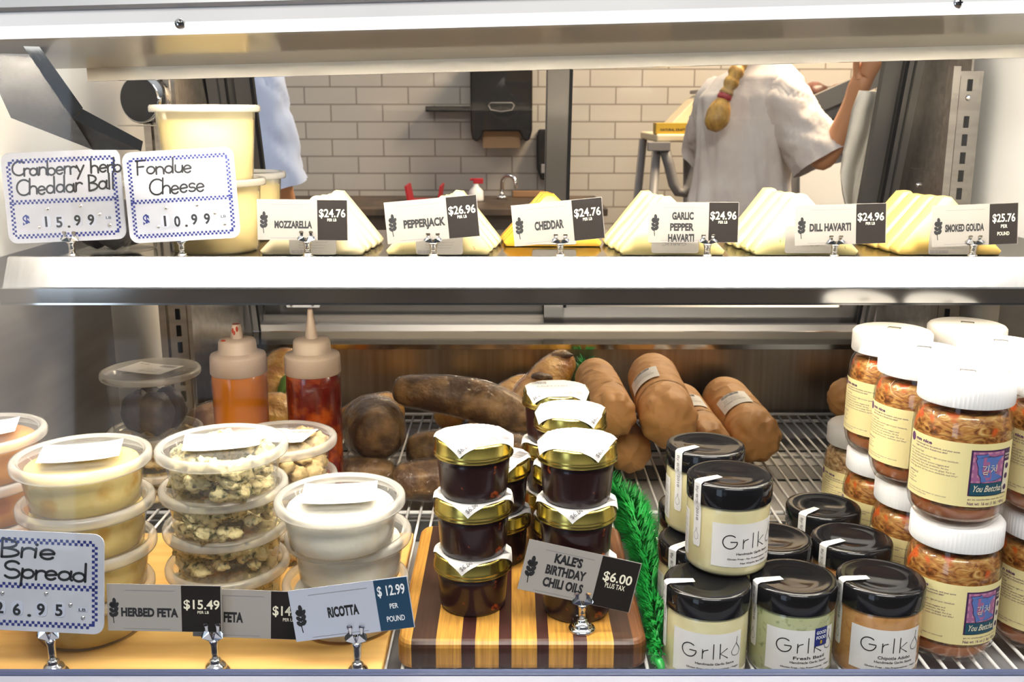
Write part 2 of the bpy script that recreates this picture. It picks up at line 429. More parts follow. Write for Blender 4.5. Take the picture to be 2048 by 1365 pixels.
M['black_pl'] = pm('black_dispenser', (.008, .007, .008), .3, spec=.2)
M['brown_paper'] = pm('brown_towel', (.55, .36, .20), .7)
M['red_pl'] = pm('red_plastic', (.42, .008, .02), .4)
M['counter'] = pm('dark_counter', (.10, .065, .04), .5, noise=(8, (.05, .035, .025), .4, .6))
M['grey_pl'] = pm('grey_moulded_plastic', (.20, .19, .19), .45)
M['cream_pl'] = pm('cream_plastic', (.72, .60, .40), .45)
M['box_yellow'] = pm('mustard_box', (.52, .33, .02), .5)
M['cloth'] = pm('white_cloth', (.66, .62, .55), .85, noise=(9, (.56, .52, .46), .4, .6), bump=(9, .4, .02))

# ------------------------------------------------------------------ lettering
_tc = {}
def tgeo(body, bold=0.0):
    k = (body, bold)
    if k in _tc: return _tc[k]
    cu = bpy.data.curves.new('lettering', 'FONT')
    cu.body = body; cu.size = 1; cu.offset = bold; cu.resolution_u = 3; cu.fill_mode = 'FRONT'
    ob = bpy.data.objects.new('lettering', cu)
    me = ob.to_mesh()
    vs = [(p.co.x, p.co.y) for p in me.vertices]; fs = [tuple(p.vertices) for p in me.polygons]
    ob.to_mesh_clear()
    bpy.data.objects.remove(ob); bpy.data.curves.remove(cu)
    xs = [p[0] for p in vs] or [0]
    _tc[k] = (vs, fs, min(xs), max(xs)); return _tc[k]
CAP = .729
def put(mb, fn, body, x0, x1, y, cap, bold=.0, align='fit', rot=0):
    """letters between x0 and x1 with baseline y and capital height cap; fn(x, y) -> point"""
    vs, fs, a, b = tgeo(body, bold)
    s = cap / CAP; nat = (b - a) * s
    if align == 'fit': sx = (x1 - x0) / (b - a); ox = x0
    else:
        sx = min(s, (x1 - x0) / (b - a)); wd = (b - a) * sx
        ox = x0 if align == 'l' else (x1 - wd if align == 'r' else (x0 + x1 - wd) / 2)
    mb.add([fn(ox + (p[0] - a) * sx, y + p[1] * s) for p in vs], fs)
def stroke(mb, fn, pts, wd, closed=False):
    """pen line of width wd through 2-D points"""
    if closed: pts = list(pts) + [pts[0]]
    n = len(pts); L_ = []; R_ = []
    for i in range(n):
        a = pts[max(i - 1, 0)]; b = pts[min(i + 1, n - 1)]
        if closed and i in (0, n - 1): a = pts[n - 2]; b = pts[1]
        dx, dy = b[0] - a[0], b[1] - a[1]; l = hypot(dx, dy) or 1
        nx, ny = -dy / l * wd / 2, dx / l * wd / 2
        L_.append((pts[i][0] + nx, pts[i][1] + ny)); R_.append((pts[i][0] - nx, pts[i][1] - ny))
    mb.add([fn(*p) for p in L_] + [fn(*p) for p in R_], [(i, i + 1, n + i + 1, n + i) for i in range(n - 1)])
    if not closed:
        for c in (pts[0], pts[-1]):
            mb.add([fn(c[0] + wd / 2 * cos(t * pi / 4), c[1] + wd / 2 * sin(t * pi / 4)) for t in range(8)], [tuple(range(8))])
def arc(cx, cy, rx, ry, a0, a1, n=12):
    return [(cx + rx * cos(R(a0 + (a1 - a0) * i / n)), cy + ry * sin(R(a0 + (a1 - a0) * i / n))) for i in range(n + 1)]
HW = {  # hand lettering: width, pen lines
 'C': (.72, [arc(.42, .5, .42, .5, 48, 318)]),
 'r': (.36, [[(.02, .52), (.02, 0)], arc(.22, .28, .2, .24, 180, 40)]),
 'a': (.56, [arc(.22, .25, .22, .25, 30, 390), [(.46, .52), (.46, .05), (.52, 0)]]),
 'n': (.52, [[(.02, .52), (.02, 0)], arc(.23, .27, .21, .24, 180, 0) + [(.45, 0)]]),
 'b': (.52, [[(.02, 1.0), (.02, 0)], arc(.24, .24, .22, .25, 180, -180)]),
 'e': (.50, [[(.02, .24), (.43, .29)] + arc(.22, .25, .21, .26, 10, 320)]),
 'y': (.50, [[(.02, .52), (.22, .08)], [(.46, .52), (.10, -.42)]]),
 'h': (.52, [[(.02, 1.0), (.02, 0)], arc(.23, .27, .21, .24, 180, 0) + [(.45, 0)]]),
 'd': (.58, [arc(.22, .25, .22, .25, 30, 390), [(.46, 1.05), (.46, 0)]]),
 'B': (.60, [[(.04, .98), (.04, 0)], arc(.04, .74, .42, .25, 92, -88, 10), arc(.04, .25, .50, .25, 90, -90, 10)]),
 'l': (.22, [[(.06, 1.0), (.06, 0)]]),
 'F': (.62, [[(.08, .98), (.08, 0)], [(0, .96), (.56, 1.0)], [(.06, .54), (.44, .56)]]),
 'o': (.54, [arc(.23, .25, .23, .25, 90, 450)]),
 'u': (.52, [[(.02, .52)] + arc(.22, .2, .2, .2, 180, 360) + [(.43, .52), (.44, 0)]]),
 's': (.46, [arc(.2, .38, .17, .14, 30, 250, 8) + arc(.2, .13, .19, .13, 80, -150, 8)]),
 'S': (.66, [arc(.3, .74, .27, .25, 30, 260, 10) + arc(.3, .26, .29, .26, 80, -150, 10)]),
 'p': (.54, [[(.02, .54), (.02, -.45)], arc(.24, .25, .22, .25, 180, -180)]),
 'i': (.20, [[(.06, .5), (.06, 0)], arc(.06, .7, .02, .02, 0, 360, 6)]), ' ': (.40, [])}
def hand(mb, fn, body, x0, x1, y, cap, wd, slope=0):
    tot = sum(HW[c][0] for c in body); s = (x1 - x0) / tot; x = x0
    for q, c in enumerate(body):
        j = .03 * sin(q * 2.3 + len(body)); 
        for ln in HW[c][1]:
            pts = [(x + (px_ + .06 * py_ + j * py_) * s, y + (py_ + j) * cap + slope * (x + px_ * s - x0)) for px_, py_ in ln]
            stroke(mb, fn, pts, wd)
        x += HW[c][0] * s
def rrect(x0, x1, y0, y1, r, n=5):
    p = []
    for cx, cy, a in ((x1 - r, y1 - r, 0), (x0 + r, y1 - r, 90), (x0 + r, y0 + r, 180), (x1 - r, y0 + r, 270)):
        p += [(cx + r * cos(R(a + 90 * i / n)), cy + r * sin(R(a + 90 * i / n))) for i in range(n + 1)]
    return p
def rect(mb, fn, x0, x1, y0, y1, nx=1):
    vs = []; fs = []
    for i in range(nx + 1):
        x = x0 + (x1 - x0) * i / nx; vs += [fn(x, y0), fn(x, y1)]
    mb.add(vs, [(2 * i, 2 * i + 2, 2 * i + 3, 2 * i + 1) for i in range(nx)])
def barcode(mb, fn, x0, x1, y0, y1, seed=1, n=22):
    rg = random.Random(seed); u = (x1 - x0) / (n * 2.2); x = x0
    while x < x1 - 2 * u:
        wv = u * rg.choice((.6, .9, 1.5)); rect(mb, fn, x, x + wv, y0, y1); x += wv + u * rg.choice((.7, 1.0, 1.5))

# ------------------------------------------------------------------ the setting
b = MB(); b.box(-5, 5, -4, 4.7, -.05, 0); struct(b.build('floor', M['floor']))
# shop window behind the photographer, and an added glowing grid standing in for shelved bags: they light the front softly and show in the glass
for k, (x0, x1, z0, z1, nx, nz, st) in enumerate(((-3.1, -1.78, .15, 2.3, 1, 1, 2.6), (-1.66, -1.0, .50, 1.02, 4, 2, 1.0))):
    wn = thing('window_%d' % (k + 1), 'shop window', 'window', (0, 0, 0)); struct(wn)
    b = MB(); b.box(x0 - .05, x0, -2.56, -2.48, z0 - .05, z1 + .05); b.box(x1, x1 + .05, -2.56, -2.48, z0 - .05, z1 + .05); b.box(x0, x1, -2.56, -2.48, z0 - .05, z0); b.box(x0, x1, -2.56, -2.48, z1, z1 + .05)
    for i in range(1, nx): b.box(x0 + (x1 - x0) * i / nx - .022, x0 + (x1 - x0) * i / nx + .022, -2.55, -2.49, z0, z1)
    for i in range(1, nz): b.box(x0, x1, -2.549, -2.491, z0 + (z1 - z0) * i / nz - .015, z0 + (z1 - z0) * i / nz + .015)
    b.build('window_frame', M['counter'], wn)
    b = MB(); b.quad((x0, -2.53, z0), (x1, -2.53, z0), (x1, -2.53, z1), (x0, -2.53, z1)); b.build('window_pane', emat('daylight_pane_%d' % k, (.66, .80, 1.0), st), wn)
b = MB(); b.box(-5, 5, 4.6, 4.7, 0, 3.2); struct(b.build('wall_back', M['tile']))

# ------------------------------------------------------------------ the display case
XL, XR = -.574, .648
case = thing('display_case', 'long stainless steel deli display case with a glass front and sliding rear doors', 'display case', (0, 0, 0))
b = MB(); b.box(XL - .03, XR + .03, .75, 1.60, 0, ZC - .505); b.build('base', M['white_paint'], case)
b = MB(); b.box(XL, XR, .75, 1.559, ZC - .504, ZC - .498)
b.m = 1
for y in (1.10, 1.30, 1.42): b.box(XL, XR, y, y + .055, ZC - .4979, ZC - .4955)
b.build('deck', [M['deck'], M['dark_gap']], case)
for nm, x0, x1 in (('end_wall', XL - .03, XL), ('end_wall', XR, XR + .03)):
    b = MB(); b.box(x0, x1, .752, 1.60, ZC - .504, ZC + .16); b.build(nm, M['white_wall'], case)
for x0, x1, y1 in ((XL + .0002, XL + .0022, 1.40), (XR - .0022, XR - .0002, 1.30)):
    b = MB(); b.box(x0, x1, .755, y1, ZC - .4976, ZC - .16); b.build('liner_panel', M['liner'], case)
b = MB(); b.box(-.45, .60, 1.56, 1.566, ZC - .504, ZC - .368); b.build('back_panel', M['steel_v'], case)
b = MB(); b.box(-.45, .60, 1.552, 1.70, ZC - .368, ZC - .364); b.box(-.45, .60, 1.552, 1.5555, ZC - .372, ZC - .368); b.build('ledge', M['steel_plate'], case)
# angled corner sheets and slotted uprights
for sx, pa, pb in ((-1, (-.447, 1.62), (-.475, 1.366)), (1, (.602, 1.62), (.606, 1.366))):
    b = MB()
    dx, dy = pb[0] - pa[0], pb[1] - pa[1]; l = hypot(dx, dy); nx, ny = -dy / l * .003, dx / l * .003
    b.prism([pa, pb, (pb[0] + nx, pb[1] + ny), (pa[0] + nx, pa[1] + ny)], lambda u, v, d: (u, v, d), ZC - .474, ZC + .14)
    cpn = b.build('corner_panel', M['steel'], case)
    def onp(t, z, o, pa=pa, pb=pb, nx=nx, ny=ny, sx=sx): return (pa[0] + (pb[0] - pa[0]) * t + nx * (1 if nx * sx < 0 else -1) * o, pa[1] + (pb[1] - pa[1]) * t + ny * (1 if nx * sx < 0 else -1) * o, ZC + z)
    b = MB()
    b.prism([(.30, -.145), (.74, -.145), (.74, -.085), (.34, -.085)], lambda u, v, d: onp(u, v, d), .2, .75)
    b.build('access_plate', M['steel'], cpn)
    b = MB(); p = onp(.5, -.108, 1); b.ball(p, .004, 10, 6); b.build('screw', M['chrome'], cpn)
    xc = pb[0] + (.0165 if sx < 0 else -.006)
    b = MB(); b.box(xc - .0165, xc + .0165, 1.352, 1.364, ZC - .474, ZC + .05)
    b.box(xc - .026, xc - .0165, 1.345, 1.364, ZC - .474, ZC + .056); b.box(xc - .014, xc + .010, 1.349, 1.352, ZC - .474, ZC + .044)
    b.m = 1
    for k in range(21):
        z = ZC + .032 - k * .0235
        if k == 1: continue
        b.box(xc - .0045, xc + .0015, 1.3475, 1.3495, z - .0075, z + .0075)
    b.build('slotted_upright', [M['steel'], M['rubber']], case)
    b = MB(); b.lathe([(0, .003), (.003, .0025), (.0042, 0)], 14); s_ = b.build('screw', M['chrome'], case)
    s_.location = (xc - .0015, 1.349, ZC + .016); s_.rotation_euler = (R(90), 0, 0)
# sloping rear door frame with two sliding glass doors
DM = Matrix.Translation((0, 1.66, ZC - .36)) @ Matrix.Rotation(R(16), 4, 'X')
b = MB(); L_ = .56
for x0, x1, y0, y1 in ((-.452, -.437, -.02, .05), (-.436, -.4265, -.012, .05), (.583, .592, -.012, .05), (.593, .604, -.02, .05)):
    b.box(x0, x1, y0, y1, .0, L_, DM)
b.box(-.452, .604, -.02, .06, L_ - .02, L_ + .03, DM)
fr = b.build('door_frame', M['alu'], case)
b = MB(); b.box(-.426, .5825, -.012, .055, 0, .006, DM); b.box(-.426, .5825, -.012, -.006, .006, .012, DM); b.box(-.426, .5825, .020, .024, .006, .013, DM)
b.build('door_track', M['alu_light'], case)
for xs in (-.4265, .581):
    b = MB(); b.box(xs, xs + .003, -.014, -.009, .0, L_, DM); b.build('rubber_seal', M['rubber'], case)
for nm, x0, x1, y in (('left', -.424, .078, .030), ('right', .054, .580, .002)):
    b = MB(); sw = .034 if nm == 'right' else .026
    b.box(x0, x0 + sw, y, y + .016, .008, L_ - .02, DM); b.box(x1 - .0255, x1, y, y + .016, .008, L_ - .02, DM)
    b.box(x0, x1, y, y + .016, .008, .038, DM); b.box(x0, x1, y, y + .016, L_ - .05, L_ - .02, DM)
    b.m = 1
    b.box(x0 + sw - .002, x0 + sw + .003, y - .002, y + .010, .038, L_ - .05, DM)
    d = b.build('sliding_door', [M['alu'], M['rubber']], case)
    b = MB(); b.quad(*[DM @ Vector(p) for p in ((x0 + .01, y + .008, .03), (x1 - .01, y + .008, .03), (x1 - .01, y + .008, L_ - .03), (x0 + .01, y + .008, L_ - .03))])
    b.build('glass_pane', M['door_glass'], d)
b = MB(); b.box(-.385, -.328, .022, .030, .026, .044, DM); dl = b.build('door_bumper', M['white_paint'], case, .002)
for x in (-.375, -.338):
    b = MB(); b.ball(DM @ Vector((x, .021, .035)), .003, 8, 6); b.build('screw', M['rubber'], dl)
# top: front rail, lamp, reflector and glossy canopy, all dipping a little to the left as in the photo
def sh(x, y, z): return (x, y, ZC + z + .0245 * x)
def strip(b, prof, x0=XL - .03, x1=XR + .03):
    n = len(prof)
    b.add([sh(x0, y, z) for y, z in prof] + [sh(x1, y, z) for y, z in prof], [(i, i + 1, n + i + 1, n + i) for i in range(n - 1)])
def slab(b, poly, x0=XL - .03, x1=XR + .03): b.prism(poly, lambda u, v, d: sh(d, u, v), x0, x1)
b = MB(); slab(b, [(.7772, .0700), (.802, .0700), (.802, .112), (.797, .112), (.776, .0800)]); b.build('front_rail', M['rail_white'], case)
b = MB(); slab(b, [(.778, .0640), (.780, .0622), (.784, .0615), (.802, .064), (.802, .0699), (.7772, .0699)]); b.build('lamp_diffuser', M['diffuser'], case)  # lower edge of the rail, made to glow
b = MB(); slab(b, [(.7755, .0802), (.7965, .113), (.80, .128), (.794, .128), (.7725, .0830)]); b.build('rail_cap', M['rail_grey'], case)
b = MB(); slab(b, [(.802, .111), (.862, .111), (.866, .0705), (.868, .0705), (.868, .114), (.802, .114)]); b.build('lamp_reflector', M['white_paint'], case)
b = MB(); b.tube([sh(XL + .03, .836, .083), sh(XR - .02, .836, .083)], .0075, 12); b.build('lamp_tube', M['lamp'], case)
b = MB(); slab(b, [(.868, .0705), (1.0, .0498), (1.0, .14), (.868, .14)], -.50, XR); b.build('canopy', M['canopy'], case)
b = MB(); slab(b, [(1.0005, .0375), (1.012, .0375), (1.012, .12), (1.0005, .12)], -.411, XR); b.build('canopy_lip', M['canopy'], case)
b = MB(); slab(b, [(1.0125, .066), (1.060, .066), (1.064, .060), (1.064, .12), (1.0125, .12)], -.44, XR); b.build('lamp_reflector', M['white_paint'], case)
b = MB(); b.tube([sh(-.395, 1.034, .055), sh(XR - .02, 1.034, .055)], .0065, 12); b.build('lamp_tube', M['lamp_rear'], case)  # added tube, hidden from view by the lip
b = MB(); slab(b, [(.80, .1285), (1.03, .1405), (1.03, .150), (.80, .138)]); b.build('case_top', M['rail_grey'], case)
for px, py in ((360, 47), (1917, 6)):
    p = at(px, py, .776)
    b = MB(); b.lathe([(0, .0024), (.0022, .002), (.0040, .0006), (.0042, 0)], 18)
    b.m = 1
    for w1, w2 in ((.0022, .0005), (.0005, .0022)): b.box(-w1, w1, -w2, w2, .0019, .0025)
    s_ = b.build('screw', [M['chrome'], M['rubber']], case); s_.location = (p.x, .7765, p.z); s_.rotation_euler = (R(80), 0, .3)
# bent steel arm carrying the lamp housing at the left end
b = MB()
def pl(poly, y0, y1):
    vs = [at(*p, y0 + (p[0] / 300) * .03) for p in poly] + [at(*p, y1 + (p[0] / 300) * .03) for p in poly]; n = len(poly)
    b.add(vs, [tuple(range(n)), tuple(range(2 * n - 1, n - 1, -1))] + [(i, n + i, n + (i + 1) % n, (i + 1) % n) for i in range(n)])
pl([(-60, 85), (32, 62), (145, 236), (186, 300), (22, 236), (-60, 60)], .93, .936)
pl([(22, 236), (145, 236), (281, 300), (186, 300)], .94, .946)
arm = b.build('support_arm', M['steel'], case)
b = MB(); pl([(30, 68), (45, 46), (166, 216), (145, 238)], .90, .93); pl([(145, 238), (150, 210), (286, 283), (282, 303)], .905, .935); b.build('arm_flange', M['steel_plate'], arm)
# lower front rail and the glass front
b = MB(); b.box(XL - .03, XR + .03, .7335, .742, ZC - .470, ZC - .4485); b.build('glass_channel', M['rail_blue'], case, .0008)
b = MB(); b.box(XL - .03, XR + .03, .690, .7333, ZC - .53, ZC - .4500); b.build('bottom_rail', M['rail_lilac'], case)
b = MB(); b.quad((XL - .02, .737, ZC - .449), (XR + .02, .737, ZC - .449), (XR + .02, .788, ZC + .075), (XL - .02, .788, ZC + .055)); b.build('front_glass', M['glass'], case)

# upper shelf with its slanted steel lip and an added fill strip beneath
shf = thing('upper_shelf', 'polished steel upper shelf with a slanted bright front lip carrying cheeses and tubs', 'shelf', (0, 0, 0))
SZ = ZC - .157
b = MB(); b.box(-.500, XR - .004, .99, 1.345, SZ - .004, SZ); b.build('plate', M['steel_plate'], shf)
b = MB(); prof = [(.986, -.1425), (.9845, -.1410), (.983, -.1416), (.9665, -.1690), (.966, -.1705), (.9685, -.1705), (.9885, -.1430), (.9905, -.157), (.9885, -.157)]
b.prism(prof, lambda u, v, d: (d, u, ZC + v), -.499, XR - .004); b.build('front_lip', M['steel_lip'], shf)
b = MB(); b.prism([(.9665, -.1706), (.9672, -.1848), (.9700, -.1848), (.9690, -.1706)], lambda u, v, d: (d, u, ZC + v), -.5035, XR - .004)
b.box(-.5035, XR - .004, .9672, .971, ZC - .187, ZC - .1849); b.build('lip_edge', M['steel_plate'], shf)
b = MB(); b.box(-.46, .58, .985, .993, ZC - .172, ZC - .166); b.build('strip_lamp', M['lamp_low'], shf)
for x in (-.496, XR - .010):
    b = MB(); b.prism([(1.0, -.162), (1.344, -.162), (1.344, -.23), (1.30, -.23)], lambda u, v, d: (d, u, ZC + v), x, x + .004); b.build('bracket', M['steel'], shf)

# wire rack over the deck
RZ = ZC - .480
wr = thing('wire_rack', 'white coated wire rack lying on the floor of the display case', 'rack', (0, 0, 0))
b = MB(); x = XL + .012; k = 0
while x < XR - .01:
    b.tube([(x, .765, RZ - .0018), (x, 1.545, RZ - .0018)], .0017, 6); x += .0155
b.build('wires', M['wire'], wr)
b = MB()
for y in (.78, .95, 1.16, 1.365, 1.535): b.tube([(XL + .009, y, RZ - .0063), (XR - .009, y, RZ - .0063)], .0028, 8)
b.tube([(XL + .009, 1.5485, RZ + .001), (XR - .009, 1.5485, RZ + .001)], .0026, 8)
for x in (XL + .02, .08, XR - .02):
    for y in (.80, 1.48): b.tube([(x, y, RZ - .0085), (x, y, ZC - .4974)], .003, 6)
b.build('cross_bars', M['wire'], wr)

# pale wooden board under the tubs
b = MB(); b.box(-.505, -.112, .770, 1.06, RZ + .0001, ZC - .4685)
pb_ = tag(b.build('wooden_board', M['board'], None, .002), 'plain pale wooden board under the stacked tubs', 'board')
PZ = ZC - .4685

# ------------------------------------------------------------------ price cards, checkered signs and their clips
def leaf_emblem(mb, fn, x, y, h):
    stroke(mb, fn, [(x, y), (x - .02 * h, y + .2 * h), (x + .03 * h, y + .5 * h), (x + .05 * h, y + .8 * h)], .035 * h)
    for t, sd, ln in ((.22, -1, .25), (.24, 1, .25), (.40, -1, .25), (.42, 1, .25), (.58, -1, .26), (.60, 1, .26), (.72, 0, .28), (.66, -1, .22)):
        a = R(90 - sd * 38 + 4); cx = x + .03 * h * t * 2; cy = y + t * h
        pts = []
        for k in range(10):
            u = k / 9 * 2 * pi; lx = ln * h * (.55 - .5 * cos(u)); ly = .075 * h * sin(u)
            pts.append((cx + lx * cos(a) - ly * sin(a), cy + lx * sin(a) + ly * cos(a)))
        mb.add([fn(*p) for p in pts], [tuple(range(10))])

def price_card(name, lbl, px, py, Y, wpx, hpx, roll, split, lines, price, subs, blue=False, yaw=0, tilt=-5, group='price cards', leafx=.085):
    c = at(px, py, Y); d = dep(c.y, c.z)
    W = wpx * d / F; H = hpx * d / F / cos(PITCH - R(-tilt) if tilt else PITCH) * .99
    t = thing(name, lbl, 'price card', c, (R(tilt), R(-roll), R(yaw)), group)
    x0, x1, z0, z1 = -W / 2, W / 2, -H / 2, H / 2
    sx = x0 + W * split
    mb = MB(); mb.box(x0, x1, -.0003, .0003, z0, z1); mb.build('card', M['card_blue'] if blue else M['card'], t)
    mb = MB(); mb.box(sx, x1 - .0006, -.00048, -.0003, z0 + .0003, z1 - .0005); pp = mb.build('price_panel', M['card_navy'] if blue else M['card_dark'], t)
    f1 = lambda x, y: (x, -.00042, y); f2 = lambda x, y: (x, -.00060, y)
    mb = MB()
    for (s_, a, b_, y, cap) in lines: put(mb, f1, s_, x0 + a * W, x0 + b_ * W, z0 + y * H, cap * 1.12 * H, .05)
    mb.build('lettering', M['ink'], t)
    mb = MB(); leaf_emblem(mb, f1, x0 + min(leafx, .07) * W, z0 + .17 * H, .53 * H); mb.build('leaf_emblem', M['ink'], t)
    mb = MB()
    rect(mb, f1, x0 + .16 * W, x0 + (split - .06) * W, z1 - .135 * H, z1 - .125 * H); mb.build('ruled_line', M['ink_grey'], t)
    mb = MB(); rect(mb, f1, x0 + .14 * W, x0 + (split - .1) * W, z0 + .045 * H, z0 + .055 * H); mb.build('ruled_line', M['ink_grey'], t)
    mb = MB()
    put(mb, f2, price[0], x0 + price[1] * W, x0 + price[2] * W, z0 + price[3] * H, price[4] * H, .018)
    for (s_, a, b_, y, cap) in subs: put(mb, f2, s_, x0 + a * W, x0 + b_ * W, z0 + y * H, cap * H, .014)
    mb.build('price_lettering', M['ink_cream'] if not blue else M['ink_white'], pp)
    return t
UP = 1.05
std = lambda p: (p, .685, .975, .575, .20)
PL = [('PER LB', .775, .875, .47, .07)]
price_card('price_card', 'white and black card reading MOZZARELLA $24.76 per lb', 605, 440, UP, 181, 81, -.5, .665,
           [('MOZZARELLA', .19, .605, .30, .155)], std('$24.76'), PL)
price_card('price_card', 'white and black card reading PEPPERJACK $26.96 per lb', 864, 439, UP, 186, 83, 5, .668,
           [('PEPPERJACK', .19, .64, .345, .17)], std('$26.96'), PL)
price_card('price_card', 'white and black card reading CHEDDAR $24.76 per lb', 1116, 444, UP, 182, 82, 5.5, .665,
           [('CHEDDAR', .24, .56, .35, .18)], std('$24.76'), PL)
price_card('price_card', 'white and black card reading GARLIC PEPPER HAVARTI $24.96 per lb', 1387, 445, UP, 180, 80, 0, .67,
           [('GARLIC', .26, .50, .575, .16), ('PEPPER', .24, .505, .30, .16), ('HAVARTI', .22, .51, .03, .16)], std('$24.96'), PL)
price_card('price_card', 'white and black card reading DILL HAVARTI $24.96 per lb', 1681, 449, UP, 182, 80, 1.7, .67,
           [('DILL HAVARTI', .16, .615, .35, .165)], std('$24.96'), PL)
price_card('price_card', 'white and black card reading SMOKED GOUDA $25.76 per pound', 1950, 450, UP, 171, 82, 2.4, .665,
           [('SMOKED GOUDA', .15, .605, .36, .155)], ('$25.76', .70, .965, .55, .2), [('PER', .80, .875, .40, .085), ('POUND', .76, .90, .22, .09)], leafx=.065)
LY = .764
price_card('price_card', 'white and black card reading HERBED FETA $15.49 beside the brie spread sign', 329, 1217, LY + .003, 228, 98, -1.2, .65,
           [('HERBED FETA', .12, .62, .32, .16)], ('$15.49', .67, .985, .50, .2), [('PER LB', .79, .89, .40, .06)], leafx=.055)
price_card('price_card', 'white and black card reading FETA with its price half covered', 500, 1229, LY + .012, 228, 101, -2.2, .685,
           [('FETA', .27, .44, .33, .18)], ('$14.25', .70, .985, .50, .2), [('PER LB', .79, .89, .38, .07)])
price_card('price_card', 'white and petrol blue card reading RICOTTA $12.99 per pound', 703, 1219, LY - .004, 241, 108, 7.8, .715,
           [('RICOTTA', .30, .56, .40, .17)], ('$ 12.99', .735, .965, .68, .2), [('PER', .82, .89, .42, .10), ('POUND', .78, .93, .17, .11)], blue=True)
price_card('price_card', "tilted card reading KALE'S BIRTHDAY CHILI OILS $6.00 plus tax", 1159, 1153, .812, 231, 106, -13.2, .655,
           [('KALE’S', .255, .50, .665, .155), ('BIRTHDAY', .20, .555, .425, .155), ('CHILI OILS', .20, .555, .175, .155)],
           ('$6.00', .70, .955, .53, .19), [('PLUS TAX', .735, .91, .40, .10)])

def clip_holder():
    t = thing('card_holder', '', 'card holder', (0, 0, 0), (0, 0, 0), 'chrome clip holders')
    mb = MB(); mb.lathe([(0, 0), (.0118, 0), (.0122, .0012), (.0118, .0030), (.0100, .0048), (.0086, .0054), (.0090, .0070), (.0080, .0092), (.0056, .0108), (.0046, .0118), (.0050, .0134), (.0034, .0150), (0, .0152)], 40); mb.build('base', M['chrome'], t)
    mb = MB(); mb.lathe([(0, .0153), (.0034, .0153), (.0033, .022), (.0036, .028), (.0047, .0315), (.0044, .0328), (0, .0328)], 28); mb.build('stem', M['chrome'], t)
    out = [(.3, 0), (4, .8), (8.6, 3.0), (9.6, 5.4), (8.8, 7.6), (6.8, 9.2), (6.2, 11.5), (7.0, 13.6), (7.4, 15.4), (6.6, 16.9), (5.0, 17.3), (3.4, 16.8), (2.7, 15.2), (3.1, 13.4), (3.5, 11.5), (3.3, 9.0), (2.6, 7.6), (1.4, 6.6), (.3, 6.3)]
    for s_ in (-1, 1):
        mb = MB(); poly = [(s_ * x / 1000, .0322 + z / 1000) for x, z in out]
        mb.prism(poly, lambda u, v, d: (u, d - .0032 * max(0, (v - .0322)) / .017 * 0 - .0010 * sin((v - .0322) * 420), v), -.0030, -.0021)
        mb.build('prong', M['chrome'], t)
    mb = MB(); mb.box(-.0032, .0032, .0012, .0020, .0322, .046); mb.box(-.0032, .0032, -.0024, .0020, .0310, .0332); mb.build('back_plate', M['chrome'], t)
    return t
H0 = clip_holder()
NM = {140: 'chrome clip holding the cranberry herb cheddar ball sign', 361: 'chrome clip holding the fondue cheese sign', 613: 'chrome clip holding the MOZZARELLA card',
      866: 'chrome clip holding the PEPPERJACK card', 1121: 'chrome clip holding the CHEDDAR card', 1416: 'chrome clip holding the GARLIC PEPPER HAVARTI card',
      1671: 'chrome clip holding the DILL HAVARTI card', 1949: 'chrome clip holding the SMOKED GOUDA card'}
first = True
UPZ = {140: 462, 361: 462, 613: 461, 866: 465, 1121: 467, 1416: 468, 1671: 470, 1949: 470}
for px in NM:
    top = at(px, UPZ[px], UP)                      # top of the prongs
    o = H0 if first else copy_tree(H0); first = False
    o['label'] = NM[px]; o.location = (top.x, UP, SZ); 
    o.scale = (1, 1, (top.z - SZ) / .0495)
for px, py, yy, z, lab in ((97, 1240, LY, PZ, 'chrome clip holding the brie spread sign'), (425, 1243, LY + .003, PZ, 'chrome clip between the HERBED FETA and FETA cards'),
                        (712, 1246, LY - .004, PZ, 'chrome clip holding the RICOTTA card'), (1165, 1182, .812, ZC - .452, "chrome clip standing on the striped board holding the tilted chili oil card")):
    o = copy_tree(H0); o['label'] = lab; p = at(px, py, yy); o.location = (p.x, yy, z); o.scale = (1, 1, (p.z - z) / .0495)

